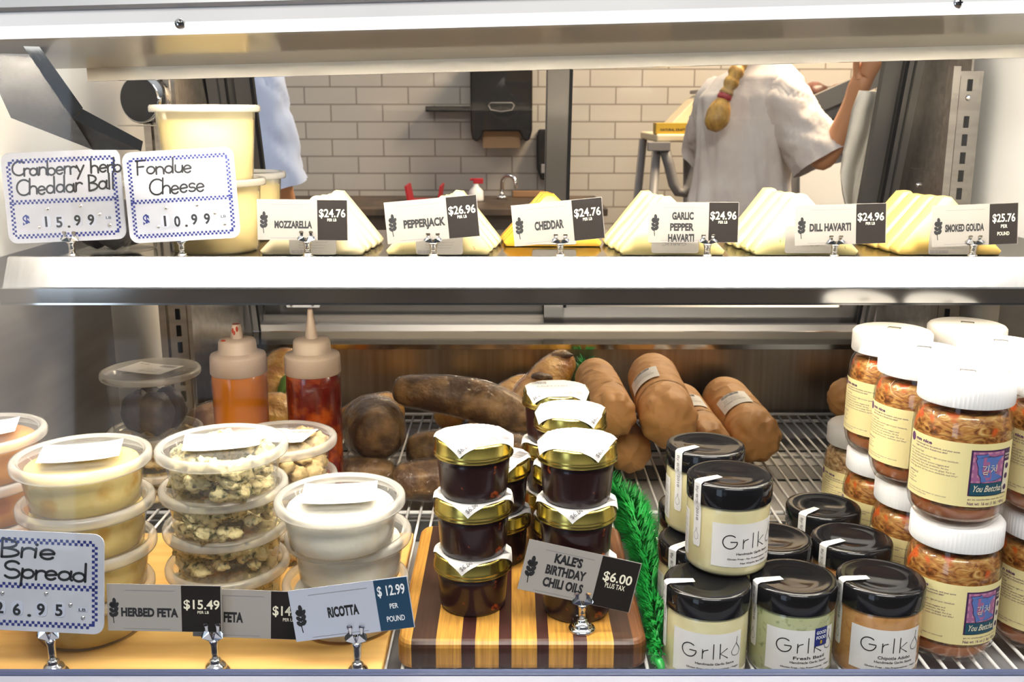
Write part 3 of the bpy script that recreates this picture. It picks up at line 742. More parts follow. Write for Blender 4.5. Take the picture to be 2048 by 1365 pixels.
def check_sign(lbl, px, py, Y, wpx, hpx, roll, words, digits, yaw=0, tilt=-6, lit=None):
    c = at(px, py, Y); d = dep(c.y, c.z); W = wpx * d / F; H = hpx * d / F * 1.02
    t = thing('price_sign', lbl, 'price sign', c, (R(tilt), R(-roll), R(yaw)), 'checkered handwritten price signs')
    x0, x1, z0, z1 = -W / 2, W / 2, -H / 2, H / 2
    mb = MB(); mb.prism(rrect(x0, x1, z0, z1, .10 * H), lambda u, v, d_: (u, d_, v), -.0006, .0006); mb.build('board', M['sign_white'], t)
    f = lambda x, y: (x, -.00085, y)
    mb = MB(); n = 50; s_ = W * .92 / n
    def cell(x, y, s=s_): rect(mb, f, x, x + s, y, y + s)
    ix0, iz0 = x0 + .04 * W, z0 + .05 * H; nz = int(H * .90 / s_); ix1 = ix0 + n * s_; iz1 = iz0 + nz * s_
    for i in range(n):
        for r in (0, 1):
            if (i + r) % 2 == 0:
                if 1 < i < n - 2: cell(ix0 + i * s_, iz0 + r * s_); cell(ix0 + i * s_, iz1 - (2 - r) * s_)
                cell(ix0 + i * s_, z0 + .43 * H + r * s_)
    for i in range(2, nz - 2):
        for r in (0, 1):
            if (i + r) % 2 == 0: cell(ix0 + r * s_, iz0 + i * s_); cell(ix1 - (2 - r) * s_, iz0 + i * s_)
    for sx, sz in ((0, 0), (0, 1), (1, 0), (1, 1)):
        cell((ix0 + s_) if not sx else ix1 - 2 * s_, (iz0 + s_) if not sz else iz1 - 2 * s_)
    mb.build('checkered_border', M['ink_navy'], t)
    mb = MB()
    for (s0, a, b_, y, cap, sl) in words: hand(mb, f, s0, x0 + a * W, x0 + b_ * W, z0 + y * H, cap * H, .0165 * W, sl)
    mb.build('handwriting', M['ink'], t)
    mb = MB(); put(mb, f, '$', x0 + .135 * W, x0 + .195 * W, z0 + .19 * H, .125 * H, .035); mb.build('dollar_mark', M['ink_navy'], t)
    mb = MB(); f2 = lambda x, y: (x, -.00105, y)
    for k, (xc, ch) in enumerate(zip((.335, .445, .60, .715), digits)): mb.prism(rrect(x0 + (xc - .038) * W, x0 + (xc + .038) * W, z0 + .155 * H, z0 + .30 * H, .004), lambda u, v, d_: (u, d_, v), -.0010, -.0006)
    rect(mb, lambda x, y: (x, -.00105, y), x0 + .83 * W, x0 + .895 * W, z0 + .225 * H, z0 + .27 * H)
    mb.m = 1; f3 = lambda x, y: (x, -.00120, y)
    for k, (xc, ch) in enumerate(zip((.335, .445, .60, .715), digits)): put(mb, f3, ch, x0 + (xc - .03) * W, x0 + (xc + .026) * W, z0 + (.175 - .012 * (k == 1)) * H, .115 * H, .03, 'c')
    put(mb, f3, '.', x0 + .51 * W, x0 + .535 * W, z0 + .155 * H, .12 * H, .02); put(mb, f3, 'LB', x0 + .84 * W, x0 + .885 * W, z0 + .23 * H, .03 * H, .01)
    mb.build('price_digits', [M['card_blue'], M['ink']], t)
    for rx, rz in ((.35, .37), (.63, .385), (.265, .17), (.785, .285), (.865, .16)):
        mb = MB(); mb.lathe([(0, .0012), (.0011, .0010), (.0019, 0)], 12); o = mb.build('rivet', M['chrome'], t)
        o.location = (x0 + rx * W, -.0006, z0 + rz * H); o.rotation_euler = (R(90), 0, 0)
    return t
check_sign('checkered blue sign with black handwriting for cranberry herb cheddar ball, $15.99', 128, 393, UP + .003, 238, 176, 2.5,
           [('Cranberry herb', .085, 1.01, .745, .155, .0), ('Cheddar Ball', .11, .945, .53, .17, .03)], '1599')
check_sign('checkered blue sign with black handwriting for fondue cheese, $10.99', 363, 391, UP - .003, 223, 177, 3.2,
           [('Fondue', .115, .62, .75, .155, .0), ('Cheese', .22, .72, .52, .17, .03)], '1099')
check_sign('checkered blue sign with black handwriting for brie spread, $26.95', 52, 1163, LY, 312, 204, -3.0,
           [('Brie', .34, .70, .74, .18, .0), ('Spread', .36, .90, .53, .17, .0)], '2695')

# ------------------------------------------------------------------ tubs with snap-on lids
def sticker(parent, w_, h_, title, loc, rotz, seed, price='$7.05', curl=0.0, name='label_sticker'):
    n = 6; mb = MB(); vs = []; fs = []
    def zf(x, y): return curl * (abs(x) / w_ * 2) ** 3 + curl * .4 * (y / h_) 
    for i in range(n + 1):
        for j in range(2): x = -w_ / 2 + w_ * i / n; y = -h_ / 2 + h_ * j; vs.append((x, y, zf(x, y)))
    mb.add(vs, [(2 * i, 2 * i + 2, 2 * i + 3, 2 * i + 1) for i in range(n)], True)
    s_ = mb.build(name, M['paper'], parent); s_.location = loc; s_.rotation_euler = (0, 0, rotz)
    mb = MB(); f = lambda x, y: (x, y, zf(x, y) + .00025)
    put(mb, f, title, -.30 * w_, .14 * w_, .24 * h_, .075 * h_, .0)
    for k, tx in enumerate(('Keep refrigerated', 'Packed in store', 'Sell by')): put(mb, f, tx, -.28 * w_, .12 * w_ - .02 * w_ * k, (.14 - .08 * k) * h_, .04 * h_)
    put(mb, f, price, .22 * w_, .40 * w_, -.38 * h_, .09 * h_, .01)
    barcode(mb, f, -.42 * w_, -.05 * w_, -.42 * h_, -.22 * h_, seed)
    mb.build('label_print', M['ink_grey'], s_)
    return s_
def tub(name, kind, title, seed):
    """round 12 cm deli tub, 4.5 cm high, lid on"""
    t = thing(name, '', 'deli tub', (0, 0, 0))
    mb = MB(); mb.lathe([(0, .0002), (.0440, .0), (.0462, .002), (.0485, .020), (.0520, .0385), (.0545, .0390)], 56); mb.build('cup', M['cup_clear'], t)
    mb = MB(); mb.lathe([(.0550, .0362), (.0578, .0362), (.0585, .038), (.0585, .0425), (.0572, .0452), (.0540, .0458), (.0520, .0448), (.0512, .0432), (.0505, .0432)], 64)
    ld = mb.build('lid', M['frost_lid'], t)
    mb = MB(); mb.lathe([(0, .0433), (.0512, .0433)], 48); mb.build('lid_window', M['lid_clear'], ld)
    rg = random.Random(seed)
    if kind in ('feta', 'feta_tan'):
        mb = MB()
        for k in range(110):
            a = rg.uniform(0, 2 * pi); ring = k < 62; r = .036 + rg.uniform(-.001, .001) if ring else .034 * sqrt(rg.random())
            s_ = rg.uniform(.0045, .0125); zz = rg.uniform(.007, .036) if ring else rg.uniform(.022, .035)
            r = min(r + .09 * zz, .0445 - s_ * .35)
            mb.ball((r * cos(a), r * sin(a), max(zz, s_ * .8 + .0015)), (s_, s_ * rg.uniform(.7, 1.1), s_ * rg.uniform(.6, .9)), 12, 8, nz=.5, seed=rg.random() * 50)
        o = mb.build('cheese_crumbles', M[kind], t); o['kind'] = 'stuff'
    else:
        mb = MB()
        prof = [(0, .0015), (.0425, .0015), (.0450, .0035), (.0468, .014), (.0482, .024), (.0490, .032), (.0470, .0365), (.034, .0375), (.018, .0355), (0, .037)]
        def rf(r, z, a, j): 
            q = Vector((cos(a) * 2, sin(a) * 2, z * 90 + seed)); return r * (1 + .018 * noise.noise(q)) - (.0012 * max(0, noise.noise(q * 2.3)) if r > .04 else 0)
        mb.lathe(prof, 56, rf=rf); mb.build('cheese_filling', M[kind], t)
    t['ttl'] = title
    return t
PITCH_T = .0437
def stack(proto, spots, z0, labels, group, stick=True, title='', curl=.002, rz=None, price='$7.05'):
    """spots: [(px at lid centre, Y)] from the bottom up"""
    out = []
    for k, ((px, Y), lb) in enumerate(zip(spots, labels)):
        z = z0 + k * PITCH_T + .0001 * (k + 1)
        x = xat(px, Y, z + .044)
        o = copy_tree(proto) if proto.get('used') else proto; proto['used'] = 1
        o.location = (x, Y, z); o.rotation_euler = (0, 0, .9 * k + px * .01)
        o['label'] = lb; o['group'] = group
        out.append(o)
    if stick: sticker(out[-1], .066, .046, title, (0, 0, .0462), (rz or 0) - out[-1].rotation_euler.z, int(spots[0][0]), price, curl)
    return out
def ords(n): return {2: ['lower', 'top'], 3: ['bottom', 'middle', 'top'], 4: ['bottom', 'second from the bottom', 'third from the bottom', 'top']}[n]
T1 = tub('deli_tub', 'brie', 'BRIE SPREAD', 3)
stack(T1, [(176, .846), (178, .842), (172, .836), (163, .828)], PZ, ['%s tub of pale yellow brie spread in the stack of four' % q for q in ords(4)], 'brie spread tubs', title='BRIE SPREAD', rz=R(16), price='$8.53')
T2 = tub('deli_tub', 'feta', 'HERBED FETA', 5)
stack(T2, [(456, .896), (453, .888), (448, .874), (444, .858)], PZ, ['%s tub of green-flecked herbed feta in the stack of four' % q for q in ords(4)], 'herbed feta tubs', title='HERBED FETA', rz=R(14), price='$4.28')
T3 = tub('deli_tub', 'ricotta', 'RICOTTA', 8)
stack(T3, [(692, .858), (697, .866), (680, .842)], PZ, ['%s tub of white ricotta in the stack behind the blue RICOTTA card' % q for q in ords(3)], 'ricotta tubs', title='RICOTTA', rz=R(6), price='$2.22')
T4 = tub('deli_tub', 'feta_tan', 'HERBED FETA', 9)
stack(T4, [(568, 1.014), (565, 1.014), (562, 1.006)], PZ, ['%s tub of tan crumbled feta in front of the red squeeze bottle' % q for q in ords(3)], 'tan feta tubs', title='HERBED FETA', rz=R(170), price='$4.97')
T5 = tub('deli_tub', 'spread_o', 'PIMENTO', 12)
stack(T5, [(-34, .895), (-36, .90), (-36, .898), (-42, .892)], PZ, ['%s tub of orange spread behind the brie sign' % q for q in ords(4)], 'orange spread tubs', title='SPREAD', rz=R(20), price='$8.53')

def tall_tub(name, fill, lvl):
    t = thing(name, '', 'tub', (0, 0, 0))
    mb = MB(); mb.lathe([(0, .0002), (.0460, 0), (.0478, .002), (.0505, .040), (.0535, .0765), (.0555, .0772)], 56); mb.build('cup', M['cup_milky'] if fill == 'fondue' else M['cup_clear'], t)
    mb = MB(); mb.lathe([(.0560, .0745), (.0590, .0745), (.0597, .0760), (.0597, .0800), (.0585, .0822), (.0550, .0826), (.0530, .0812), (.0520, .0800), (0, .0800)], 64); mb.build('lid', M['frost_lid'], t)
    mb = MB()
    if fill == 'fondue': mb.lathe([(0, .0015), (.0445, .0015), (.0465, .004), (.0490, .040), (.0490 + .0022 * (lvl - .04) / .026, lvl), (0, lvl)], 56); mb.build('cheese_sauce', M['fondue'], t)
    else:
        for k in range(4):
            a = k * pi / 2 + .5; mb.ball((.017 * cos(a), .017 * sin(a), .030), (.0215, .0215, .027), 18, 12, nz=.10, seed=k)
        o = mb.build('cheese_balls', M['dark_ball'], t); o['kind'] = 'stuff'
    return t
TT = tall_tub('tall_tub', 'fondue', .066)
TZ = .0806
def tt(o, px, Y, z, lab, grp='tubs of fondue cheese'):
    o.location = (xat(px, Y, z + .08), Y, z); o['label'] = lab; o['group'] = grp; return o
tt(TT, 424, 1.145, SZ + .0001, 'cream tub of fondue cheese at the bottom of the pair behind its sign')
tt(copy_tree(TT), 410, 1.135, SZ + TZ, 'tall cream tub of fondue cheese on top of the stack')
tt(copy_tree(TT), 474, 1.262, SZ + .0001, 'cream tub of fondue cheese standing behind the stacked pair')
DT = tall_tub('tall_tub', 'dark', .066)
tt(DT, 214, 1.15, SZ + .0001, 'clear tub of dark cheese balls behind the cranberry sign', 'dark cheese ball tubs')
DZ = PZ - .0115
o = copy_tree(T4); o['label'] = 'flat clear tub at the bottom, beneath the tub of dark cheese balls'; o['group'] = 'dark cheese ball tubs'; o.location = (xat(322, 1.20, DZ + .05), 1.20, RZ + .0001)
o2 = copy_tree(o); o2['label'] = 'flat clear tub directly beneath the tub of dark cheese balls'; o2.location = (o.location.x - .006, 1.205, RZ + PITCH_T + .0002)
dk = copy_tree(DT); dk.location = (xat(299, 1.185, ZC - .32), 1.19, RZ + 2 * PITCH_T + .0003)
dk['label'] = 'clear tub of dark cheese balls on the lower left wire rack'
sticker(dk, .066, .046, 'CHEESE BALL', (0, 0, .0828), R(160), 77, '$9.10', .001)

# ------------------------------------------------------------------ cut cheeses on the upper shelf
def slab_mesh(w_, h_, th, seed, ax=0):
    """thick triangular slab: base w_ along x, apex up, thickness th along y, with softened wavy edges"""
    rg = random.Random(seed)
    poly = []
    def seg(a, b_, n): return [(a[0] + (b_[0] - a[0]) * i / n, a[1] + (b_[1] - a[1]) * i / n) for i in range(n)]
    A, B_, C_ = (-w_ / 2, .0), (w_ / 2, .0), (ax, h_)
    tl = lambda p, q, d: (p[0] + (q[0] - p[0]) * d / hypot(q[0] - p[0], q[1] - p[1]), p[1] + (q[1] - p[1]) * d / hypot(q[0] - p[0], q[1] - p[1]))
    r_ = .007
    poly += seg(tl(A, B_, r_), tl(B_, A, r_), 10) + seg(tl(B_, A, r_), tl(B_, C_, r_), 2) + seg(tl(B_, C_, r_), tl(C_, B_, r_), 10) + seg(tl(C_, B_, r_), tl(C_, A, r_), 2) + seg(tl(C_, A, r_), tl(A, C_, r_), 10) + seg(tl(A, C_, r_), tl(A, B_, r_), 2)
    cx, cz = 0, h_ * .36
    rings = []
    for yy, sc in ((-th / 2, .965), (-th / 2 + .0018, .992), (-th / 4, 1.0), (th / 4, 1.0), (th / 2 - .0018, .992), (th / 2, .965)):
        ring = []
        for i, (x, z) in enumerate(poly):
            q = 1 + .012 * noise.noise(Vector((x * 60 + seed, z * 60, yy * 120)))
            zz = cz + (z - cz) * sc * q
            ring.append((cx + (x - cx) * sc * q, yy + .0006 * noise.noise(Vector((x * 40, z * 40, seed))), max(zz, 0)))
        rings.append(ring)
    n = len(poly); mb = MB(); vs = [p for r in rings for p in r]; fs = []
    for k in range(len(rings) - 1):
        for i in range(n): fs.append((k * n + i, k * n + (i + 1) % n, (k + 1) * n + (i + 1) % n, (k + 1) * n + i))
    fs += [tuple(range(n - 1, -1, -1)), tuple((len(rings) - 1) * n + i for i in range(n))]
    mb.add(vs, fs, True)
    return mb
CH = {
 'mozzarella': pm('mozzarella', (.92, .80, .50), .42, coat=.35, coatrough=.15, noise=(20, (.90, .72, .38), .5, .75)),
 'pepperjack': pm('pepperjack', (.90, .74, .36), .42, coat=.35, coatrough=.15, noise=(120, (.55, .10, .02), .66, .72, 2)),
 'cheddar': pm('cheddar', (.90, .44, .02), .42, coat=.35, coatrough=.15, noise=(20, (.92, .58, .10), .4, .7)),
 'garlic': pm('garlic_havarti', (.90, .74, .32), .42, coat=.35, coatrough=.15, noise=(170, (.30, .26, .06), .70, .76, 2)),
 'dill': pm('dill_havarti', (.90, .78, .36), .42, coat=.35, coatrough=.15, noise=(150, (.20, .24, .04), .67, .74, 2)),
 'gouda': pm('smoked_gouda', (.90, .62, .17), .42, coat=.35, coatrough=.15, noise=(14, (.84, .58, .18), .5, .75))}
def cheese(kind, xc, y0, n, labs, dx=0, ax=.0, h_=.068, th=.024, tilt=0):
    for k in range(n):
        mb = slab_mesh(.126 - .002 * (k % 2), h_ - .001 * (k % 3), th, 7 * k + len(kind), ax)
        o = mb.build('cheese_slab', CH[kind]); tag(o, labs[k], 'cheese', 'cut cheese slabs on the upper shelf')
        o.location = (xc + dx * k, y0 + k * (th + .0018), SZ + .0002); o.rotation_euler = (R(tilt), 0, R((k * 37 % 5 - 2) * .5))
        if k == 0 and kind != 'x':
            s_ = MB(); W_, Hh = .052, .030; zc = .016
            vs = [(-W_ / 2, 0, zc - Hh / 2), (W_ / 2, 0, zc - Hh / 2), (W_ / 2, 0, zc + Hh / 2), (-W_ / 2, 0, zc + Hh / 2)]
            s_.prism(rrect(-W_ / 2, W_ / 2, zc - Hh / 2, zc + Hh / 2, .003), lambda u, v, d: (u, d, v), -.0003, 0)
            st = s_.build('label_sticker', M['card'], o); st.location = (0.002, -th / 2 - .0011, 0)
            if kind in ('cheddar', 'dill', 'garlic'): st.rotation_euler = (0, R(180), 0); st.location.z = .034
            s_ = MB(); f = lambda x, y: (x, -.0005, zc + y)
            put(s_, f, {'pepperjack': 'PEPPERJACK', 'cheddar': 'CHEDDAR', 'dill': '$8.36', 'mozzarella': 'MOZZARELLA', 'garlic': 'GARLIC', 'gouda': 'GOUDA'}[kind], -.012, .014, .003, .0038, .006)
            for q in range(3): put(s_, f, 'Keep refrigerated', -.015, .016 - .002 * q, -.002 - .003 * q, .0014)
            barcode(s_, f, -.024, -.004, -.014, -.010, 5)
            s_.build('label_print', M['ink_grey'], st)
def seq(nm, n): 
    w_ = ['front', 'second', 'third', 'fourth', 'fifth']; 
    return ['%s slab of %s cheese behind its card' % (('rearmost' if i == n - 1 else w_[i]), nm) for i in range(n)]
cheese('mozzarella', -.222, 1.115, 4, seq('white mozzarella', 4), .003, .008, .069, .026)
cheese('pepperjack', -.082, 1.115, 4, seq('red-flecked pepperjack', 4), .004, .008, .069, .026)
cheese('cheddar', .048, 1.185, 3, seq('orange cheddar', 3), -.002, -.004, .066, .024)
cheese('garlic', .178, 1.112, 4, seq('pale garlic pepper havarti', 4), -.004, -.008, .069, .026)
cheese('dill', .325, 1.112, 4, seq('dill-flecked havarti', 4), -.004, -.008, .072, .027)
cheese('gouda', .485, 1.115, 4, seq('golden smoked gouda', 4), -.004, -.008, .069, .026)

# ------------------------------------------------------------------ dial thermometer on the left steel panel
p = at(292, 199, 1.30)
th_ = thing('dial_thermometer', 'round black and chrome dial thermometer on a small steel bracket at the left', 'thermometer', p, (0, 0, R(-18)))
b = MB()
prof = [(0, .014), (.028, .014), (.030, .012), (.030, -.010), (.026, -.014), (0, -.014)]
b.lathe(prof, 40); o = b.build('case', M['chrome'], th_); o.rotation_euler = (R(90), 0, 0)
b = MB(); b.lathe([(0, .0145), (.0265, .0145), (.0275, .0141)], 36); o = b.build('dial', pm('dark_dial', (.012, .012, .014), .35, spec=.25), th_); o.rotation_euler = (R(90), 0, 0)
b = MB(); b.box(-.035, .035, -.015, .015, -.0330, -.0312); b.build('bracket', M['steel_plate'], th_, .0005)

# ------------------------------------------------------------------ helper for things printed on round jars
def wrap(r, off=.0003, z0=0): return lambda x, y: ((r + off) * sin(x / r), -(r + off) * cos(x / r), z0 + y)
def along(px, Y, z): return Vector((xat(px, Y, z), Y, z))
def face_cam(x, Y, extra=0): return -atan2(x, Y) + extra

# ------------------------------------------------------------------ kimchi jars (white ribbed lids, yellow labels)
KH = .130
def kimchi(fill='kimchi', lid='white_lid'):
    t = thing('kimchi_jar', '', 'jar', (0, 0, 0), (0, 0, 0), 'kimchi jars')
    r = .0405
    gl = [(0, .0014), (.026, .0005), (.030, .0), (.0345, .003), (.0385, .011), (.0405, .020), (.0405, .082), (.0398, .090), (.0378, .098), (.0352, .103), (.0350, .110)]
    mb = MB(); mb.lathe(gl, 56); mb.build('glass', M['jar_glass'], t)
    ins = [(0, .008), (.026, .008), (.0345, .012), (.0385, .021), (.0390, .081), (.0384, .089), (.0362, .097), (.0338, .101), (0, .101)]
    mb = MB(); mb.lathe(ins, 56); mb.build('shredded_filling', M[fill], t)
    mb = MB(); mb.lathe([(0, .0056), (.027, .0056), (.0335, .0065), (.0365, .011), (.0378, .019)], 48); mb.build('brine', pm('brine', (.45, .16, .06), .2, coat=1), t) if not bpy.data.materials.get('brine') else mb.build('brine', bpy.data.materials['brine'], t)
    mb = MB()
    mb.lathe([(.0388, .1075), (.0393, .1085), (.0393, .1265), (.0375, .1288), (.0345, .1300), (0, .1300)], 216, rf=lambda q, z, a, j: q - (.0006 if (j % 3 == 0 and .108 < z < .127) else 0))
    ld = mb.build('lid', M[lid], t)
    mb = MB(); f = lambda x, y: (x, y, .13012)
    rect(mb, f, -.0065, .0065, .002, .011); mb.m = 1; rect(mb, lambda x, y: (x, y, .13018), -.0055, .0055, .003, .0055)
    mb.build('lid_stamp', [M['ink'], M['ink_cream']], ld)
    # label
    z0, z1 = .023, .079; A = R(74) * r
    mb = MB(); rect(mb, wrap(r), -A, A, z0, z1, 36); lb = mb.build('label', M['label_y'], t)
    f = wrap(r, .00055); H_ = z1 - z0
    mb = MB()
    cx, cy = -A * .90, z0 + .90 * H_; mb.add([f(cx + .0034 * cos(q * pi / 8), cy + .0040 * sin(q * pi / 8)) for q in range(16)], [tuple(range(16))])
    X = lambda k: -A + k * 2 * A
    put(mb, f, 'mn nice', X(.10), X(.27), z0 + .885 * H_, .052 * H_, .04)
    for k, (tx, x1) in enumerate((('Cute enough for the potluck, and your aunts', .49), ('might even eat it. Kimchi hot dish?', .40))): put(mb, f, tx, X(.10), X(x1), z0 + (.835 - .045 * k) * H_, .026 * H_, .012)
    put(mb, f, 'What? You Fed That?', X(.035), X(.20), z0 + .72 * H_, .030 * H_, .004)
    for k, (tx, x1) in enumerate((('Use a magnetic, spicy smooch right on your tastebuds,', .49), ('In Bemidji, Wild Petals Kimchi,', .27), ('made from organically grown veggies and', .42), ('always healthy. Get a jar probiotic, All the', .42),
                                  ('ingredients are locally grown, even the ginger. Put in an', .47), ('omelet, egg, salad, stir fry, tacos, sandwich, and Why?', .49))):
        put(mb, f, tx, X(.035), X(x1), z0 + (.675 - .045 * k) * H_, .026 * H_, .0)
    put(mb, f, 'Foothill Foods, LLC', X(.035), X(.16), z0 + .36 * H_, .028 * H_, .02)
    for k, (tx, x1) in enumerate((('St. Paul', .11), ('Minneapolis, MN', .14), ('Minnesota', .11), ('hello@kimchi', .15))): put(mb, f, tx, X(.035), X(x1), z0 + (.315 - .04 * k) * H_, .024 * H_)
    for k, (tx, x1) in enumerate((('Please recycle this jar, with water, or return cold', .42), ('to a local shop or market near.', .26))): put(mb, f, tx, X(.04), X(x1), z0 + (.10 - .04 * k) * H_, .024 * H_)
    put(mb, f, 'go to seedandjar.com for more', X(.58), X(.93), z0 + .115 * H_, .022 * H_, .008)
    put(mb, f, 'Net wt: 16 oz (1 lb) / 454 g', X(.58), X(.93), z0 + .035 * H_, .05 * H_, .006)
    mb.build('lettering', M['ink_purple'], lb)
    # picture panel
    mats = [pm('panel_plum', (.06, .02, .08), .5), pm('panel_pink', (.50, .22, .34), .5), pm('panel_blue', (.09, .16, .42), .5), pm('panel_teal', (.012, .07, .11), .5), pm('panel_cream', (.74, .68, .52), .5), pm('panel_mauve', (.34, .12, .26), .5)] if not bpy.data.materials.get('panel_plum') else [bpy.data.materials[q] for q in ('panel_plum', 'panel_pink', 'panel_blue', 'panel_teal', 'panel_cream', 'panel_mauve')]
    mb = MB(); lay = lambda k: wrap(r, .0005 + .00022 * k)
    x0, x1, y0, y1 = X(.575), X(.945), z0 + .18 * H_, z0 + .90 * H_
    U = lambda u: x0 + u * (x1 - x0)
    V = lambda v: y0 + v * (y1 - y0)
    rect(mb, lay(0), x0, x1, y0, y1, 12)
    mb.m = 1; rect(mb, lay(1), U(.04), U(.77), V(.29), V(.965), 9)
    mb.m = 5
    for k in range(4): rect(mb, lay(2), U(.08 + k * .18), U(.15 + k * .18), V(.29), V(.965)); rect(mb, lay(2), U(.04), U(.77), V(.34 + k * .17), V(.41 + k * .17), 9)
    st = [(.09, .90), (.30, .91), (.33, .94), (.36, .88), (.50, .85), (.62, .87), (.74, .865), (.60, .76), (.565, .66), (.54, .56), (.555, .50), (.68, .44), (.76, .385), (.55, .335), (.24, .31), (.225, .42), (.17, .50), (.165, .62), (.11, .78), (.13, .83)]
    mb.m = 0; c0 = (.38, .62)
    mb.add([lay(3)(U(c0[0] + (p - c0[0]) * 1.05), V(c0[1] + (q - c0[1]) * 1.04)) for p, q in st], [tuple(range(len(st)))])
    mb.m = 2; mb.add([lay(4)(U(p), V(q)) for p, q in st], [tuple(range(len(st)))])
    mb.m = 3; rect(mb, lay(3), U(.03), U(.775), V(.02), V(.285), 9)
    mb.m = 4; rect(mb, lay(3), U(.80), U(.975), V(.03), V(.73), 3)
    mb.m = 0
    for v in (.62, .40, .15): mb.add([lay(4)(U(.887) + .0022 * cos(q * pi / 6), V(v) + .0026 * sin(q * pi / 6)) for q in range(12)], [tuple(range(12))])
    mb.m = 4
    put(mb, lay(2), 'mn', U(.81), U(.96), V(.86), .0022, .02); put(mb, lay(2), 'NICE', U(.81), U(.96), V(.79), .0016, .01)
    # hangul and the hand-written words
    g = lambda u, v: (U(u), V(v))
    for ln in ([g(.25, .66), g(.34, .66), g(.29, .58)], [g(.38, .69), g(.37, .56)], [g(.27, .53), g(.37, .54), g(.36, .49), g(.28, .49), g(.27, .53)], [g(.45, .67), g(.50, .67)], [g(.43, .63), g(.53, .63), g(.44, .54)], [g(.485, .61), g(.54, .55)], [g(.565, .69), g(.57, .54)]): stroke(mb, lay(5), ln, .0006)
    for s_, a_, b_ in (('You', .06, .27), ('Betcha!', .32, .745)):
        put(mb, lambda x, y, q=lay(5): q(x + (y - V(.09)) * .28, y), s_, U(a_), U(b_), V(.105), .0058, .012)
    mb.build('picture_panel', mats, lb)
    return t
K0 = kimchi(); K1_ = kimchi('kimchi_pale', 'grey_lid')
rows = [  # px at lid centre, Y, level, label, proto
 (1936, .830, 1, 'front kimchi jar on top, its blue picture panel facing out', 0),
 (1846, .918, 1, 'second kimchi jar from the front in the upper left column', 0),
 (1786, 1.005, 1, 'rearmost kimchi jar of the upper left column', 0),
 (2126, .842, 1, 'upper kimchi jar at the picture edge beside the front one', 0),
 (2003, .945, 1, 'second kimchi jar from the front in the upper right column', 0),
 (1935, 1.032, 1, 'rearmost kimchi jar of the upper right column', 0),
 (1916, .834, 0, 'front kimchi jar of the bottom layer beside the sauce jars', 0),
 (1836, .922, 0, 'bottom layer kimchi jar under the second upper left one', 0),
 (1772, 1.009, 0, 'bottom layer kimchi jar under the rearmost upper left one', 0),
 (2100, .848, 0, 'bottom layer kimchi jar at the picture edge', 0),
 (1983, .950, 0, 'bottom layer kimchi jar hidden behind the front kimchi stack', 0),
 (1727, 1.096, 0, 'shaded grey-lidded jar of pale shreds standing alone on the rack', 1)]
for k, (px, Y, lv, lab, pr) in enumerate(rows):
    z = RZ + .0002 + lv * (KH + .0006)
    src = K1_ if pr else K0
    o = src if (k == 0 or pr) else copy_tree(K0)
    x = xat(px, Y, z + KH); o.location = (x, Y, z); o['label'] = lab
    o.rotation_euler = (0, 0, face_cam(x, Y, R((2, -8, -12, 0, 6, 0, 9, 0, -5, 4, 0, -6)[k])))

